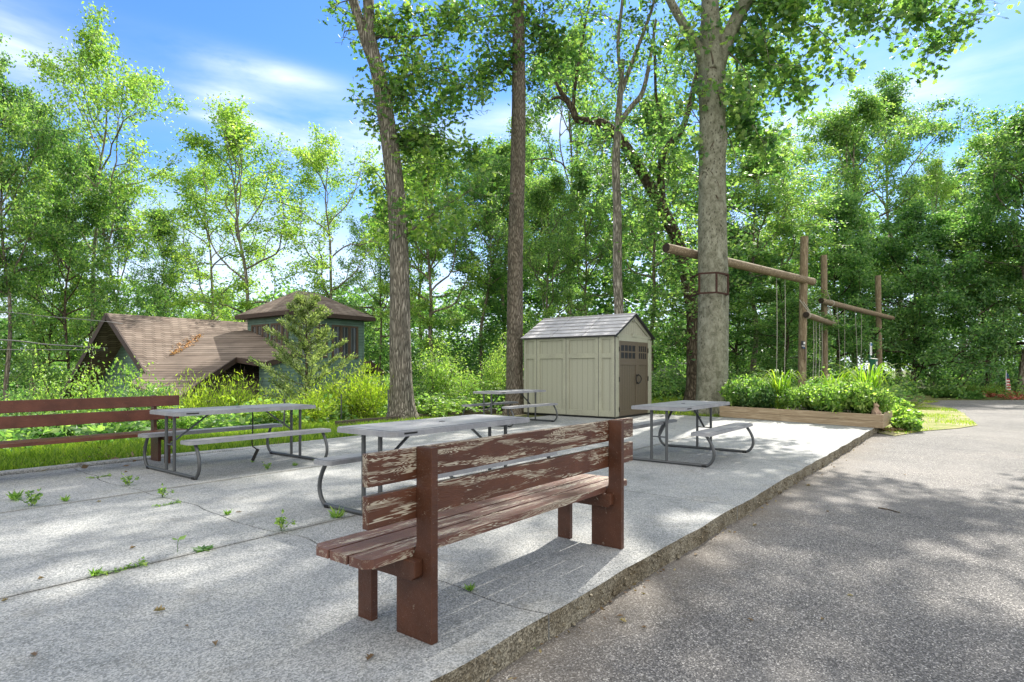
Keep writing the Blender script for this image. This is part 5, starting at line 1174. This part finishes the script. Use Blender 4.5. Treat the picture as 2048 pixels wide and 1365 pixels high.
# ------------------------------------------------------------------ weeds, fallen leaves, twig
def weed(seed,kind):
    rg=np.random.default_rng(seed); o=thing('weed','x','weed'); c=MB(); mb=MB()
    if kind=='tuft':
        n=34; a=rg.uniform(0,6.28,n); L=rg.uniform(.05,.14,n); d=np.c_[np.cos(a),np.sin(a),np.full(n,1.1)]; leaves(c,rg.normal(0,.02,(n,3))*[1,1,0],rg,.11,NARROW,.2,0,axis=d*1.5)
    elif kind=='rosette':
        n=26; a=np.linspace(0,12.5,n); d=np.c_[np.cos(a),np.sin(a),np.full(n,.12)+rg.uniform(0,.25,n)]; leaves(c,rg.normal(0,.012,(n,3))*[1,1,0]+[0,0,.008],rg,.10,RH*[1,.8],1.2,0,axis=d*2.5)
    elif kind=='sprout':
        for i in range(7):
            d=np.array([rg.normal(0,.5),rg.normal(0,.5),1.2]); p=spline([(0,0,0),d*.06,d*rg.uniform(.09,.16)+[0,0,-.02]],3); mb.tube(p,.0022,4,cap=False)
            leaves(c,p[rg.integers(2,len(p),14)]+rg.normal(0,.012,(14,3)),rg,.032,RH*[1,1.4],.9)
    elif kind=='seedling':
        mb.tube([(0,0,0),(.005,0,.06),(.0,.004,.12)],.0025,5); ang=np.array([0,2.3,4.1]); leaves(c,np.array([[0,.004,.12]]*3),rg,.085,RH*[1,.9],1.2,.1,axis=np.c_[np.cos(ang),np.sin(ang),[.25,.3,.6]]*2.5)
    elif kind=='creep':
        for i in range(11):
            a=rg.uniform(-.5,.5)+(PI if i%2 else 0); d=np.array([math.cos(a),math.sin(a),.1]); p=d*np.linspace(0,rg.uniform(.1,.28),6)[:,None]; mb.tube(p+[0,0,.006],.002,4,cap=False); leaves(c,p[rg.integers(0,6,6)]+rg.normal(0,.02,(6,3))*[1,1,.4]+[0,0,.01],rg,.045,RH,.8)
    if mb.n: mb.build('stem',M['leaf_y'],o)
    c.build('leaves',M['leaf_y' if kind!='rosette' else 'leaf_b'],o); return o
W_={}
for i,(x,y,kind,s,lab) in enumerate(((405,1100,'rosette',1.0,'flat dark weed rosette in the long joint nearest the bench end'),(355,1105,'seedling',1.1,'two leafed seedling beside the flat rosette in the joint'),(245,1140,'creep',1.1,'creeping weed sprawling along the long joint'),(190,1152,'tuft',.7,'thin grass sprig where the creeping weed begins'),
 (562,1062,'sprout',1.35,'bushy weed where the crack meets the long joint'),(325,996,'sprout',1.2,'leafy weed in the crack under the strap table end'),(335,1010,'creep',.9,'low spreading weed just below the leafy weed in the crack'),(256,972,'sprout',1.3,'tall sprouting weed between the table foot and kerb'),(200,955,'creep',.9,'creeping weed in the crack near the grass edge'),
 (64,1012,'sprout',1.6,'tallest thin weed in the far joint'),(131,1003,'tuft',.8,'small grass tuft in the far joint'),(30,1000,'tuft',1.3,'wispy grass weed at the near end of the far joint'),(674,1036,'tuft',1.3,'bright grass tuft at the big table floor bar'),(536,940,'sprout',1.0,'round leafy weed under the strap table'),(590,932,'tuft',.7,'grass weed in the joint behind the round leafy weed'),(640,920,'creep',.8,'creeping weed by the far foot of the strap table'),(455,1030,'tuft',.7,'little grass tuft in the middle of the crack'),(940,1182,'tuft',.6,'dark grass sprig in the crack under the bench'),(505,925,'tuft',.6,'tiny grass sprig under the strap'),
 (1050,1292,'rosette',1.1,'weed rooted at the foot of the broken slab edge'),(1095,1262,'tuft',1.2,'grass weed climbing the broken slab edge'),(1372,1082,'tuft',.7,'small weed at the slab edge past the bench'),(1446,1052,'tuft',.6,'tiny weed farther along the slab edge'))):
    z=-.13 if i in (19,20,21,22) else 0
    if kind not in W_: W_[kind]=weed(60+len(kind),kind); o=W_[kind]
    else: o=dup(W_[kind])
    s*=.62; o.location=ground(x,y,z); o.rotation_euler=(0,0,x*.9 if kind!='creep' else RZ); o.scale=(s,s,s); o['label']=lab; o['group']='weeds in the joints'
def dry(seed):
    rg=np.random.default_rng(seed); sh_=OAK if seed%2 else RH; x,y=sh_[:,0]-.5,sh_[:,1]; cu=rg.uniform(.6,1.6); z=np.abs(y)*cu+.25*x*x*cu
    v=np.c_[x,y,z]*.085; c=np.array([[0,0,0]]); n=len(v); vv=np.vstack([v,[0,0,0.002]]); mb=MB().add(vv,np.array([[i,(i+1)%n,n] for i in range(n)]),0,True,np.full(n,rg.uniform(.1,.95))); o=mb.build('fallen_leaf',M['dryleaf']); return tag(o,'x','leaf','fallen leaves')
DL=[dry(s) for s in range(6)]; used=[0]*6
pl_=[(1722,1295),(1638,1165),(0,0)]
LV=[(1288,1256,1,'curled olive leaf lying alone on the asphalt below the slab edge'),(1245,1243,1,'small yellow leaf beside the curled olive leaf on the asphalt'),(1240,1233,1,'dark brown leaf above the small yellow leaf on the asphalt'),(1222,1205,1,'pale leaf against the slab foot just past the bench'),(1130,1255,1,'tan leaf caught under the broken slab edge'),(1510,1052,1,'upright brown leaf on the asphalt midway along the slab'),(1655,1024,1,'reddish curled leaf near the twig on the asphalt'),(1350,1112,1,'olive leaf at the slab foot past the bench'),(1392,1110,1,'tan leaf pair mate lying further out from the slab foot'),(1500,1240,1,'lone brown leaf in the open middle of the asphalt'),(1645,1240,1,'yellowish leaf flat on the open asphalt'),(1617,972,1,'green leaf on the asphalt near the slab edge'),(1668,935,1,'brown leaf close under the slab edge beside the drive'),(1700,1192,1,'small tan leaf right of the twig shadow on the drive'),(1810,950,1,'leaf far out on the sunlit drive'),
    (68,1310,0,'reddish leaf on the concrete in the near corner'),(82,1158,0,'tan leaf beside the long joint on the concrete'),(318,1223,0,'pale tan leaf in the sunlit concrete middle'),(265,1097,0,'light curled leaf on sunlit concrete'),(198,1004,0,'dark leaf just below the far joint'),(373,1253,0,'tiny dark leaf scrap on the concrete'),(477,1025,0,'dark leaf scrap near the crack'),(252,945,0,'brown leaf by the strap table foot'),(10,1202,0,'reddish leaf lying in the long joint'),(1280,852,0,'tan leaf near the shed door step'),(1300,857,0,'light leaf beside the tan leaf near the shed'),(1405,938,0,'yellow leaf at the foot bar of the planter side table'),(740,1316,0,'brown leaf scrap in the bench shade'),(430,1290,0,'black scrap of leaf on the near concrete'),(1690,855,0,'leaf below the planter boards'),(1640,852,0,'second leaf below the planter boards, nearer the table')]
for i,(x,y,lowr,lab) in enumerate(LV):
    s=i%6; o=DL[s] if not used[s] else dup(DL[s]); used[s]=1; o.location=ground(x,y,-.126 if lowr else .004); o.rotation_euler=(0,0,x*1.7); q=.38+.35*((i*37)%10)/10; o.scale=(q,q,q); o['label']=lab; o['group']='fallen leaves'
def pile(n,cx,cy,r,z):
    def fn():
        p=ground(cx,cy,z); return p+np.array([rngq.normal(0,r),rngq.normal(0,r),rngq.uniform(.0,.05)])
    return fn
litter(70,pile(70,215,920,.32,0),.05,M['dryleaf'],'leaf_litter','brown dead leaves caught in the grass by the patio kerb','leaves')
litter(60,pile(60,1778,862,.16,-.10),.05,M['dryleaf'],'leaf_litter','brown dead leaves drifted at the planter end','leaves')
def edgel():
    a=rngq.uniform(-1,11); p=AB(a,eb(a)-abs(rngq.normal(.03,.05)),-.125); return p+np.array([0,0,rngq.uniform(0,.012)])
litter(150,edgel,.014,M['dryleaf'],'leaf_litter','small leaf scraps along the foot of the slab edge','leaves')
a=ground(1757,1016,-.125); b=ground(1800,1026,-.125)
tag(MB().tube(spline([a,(a+b)/2+[0,.02,.004],b],5),[.007]*5+[.005]*6,6).build('twig',M['bark_dark']),'thin dark twig lying on the asphalt drive','twig')
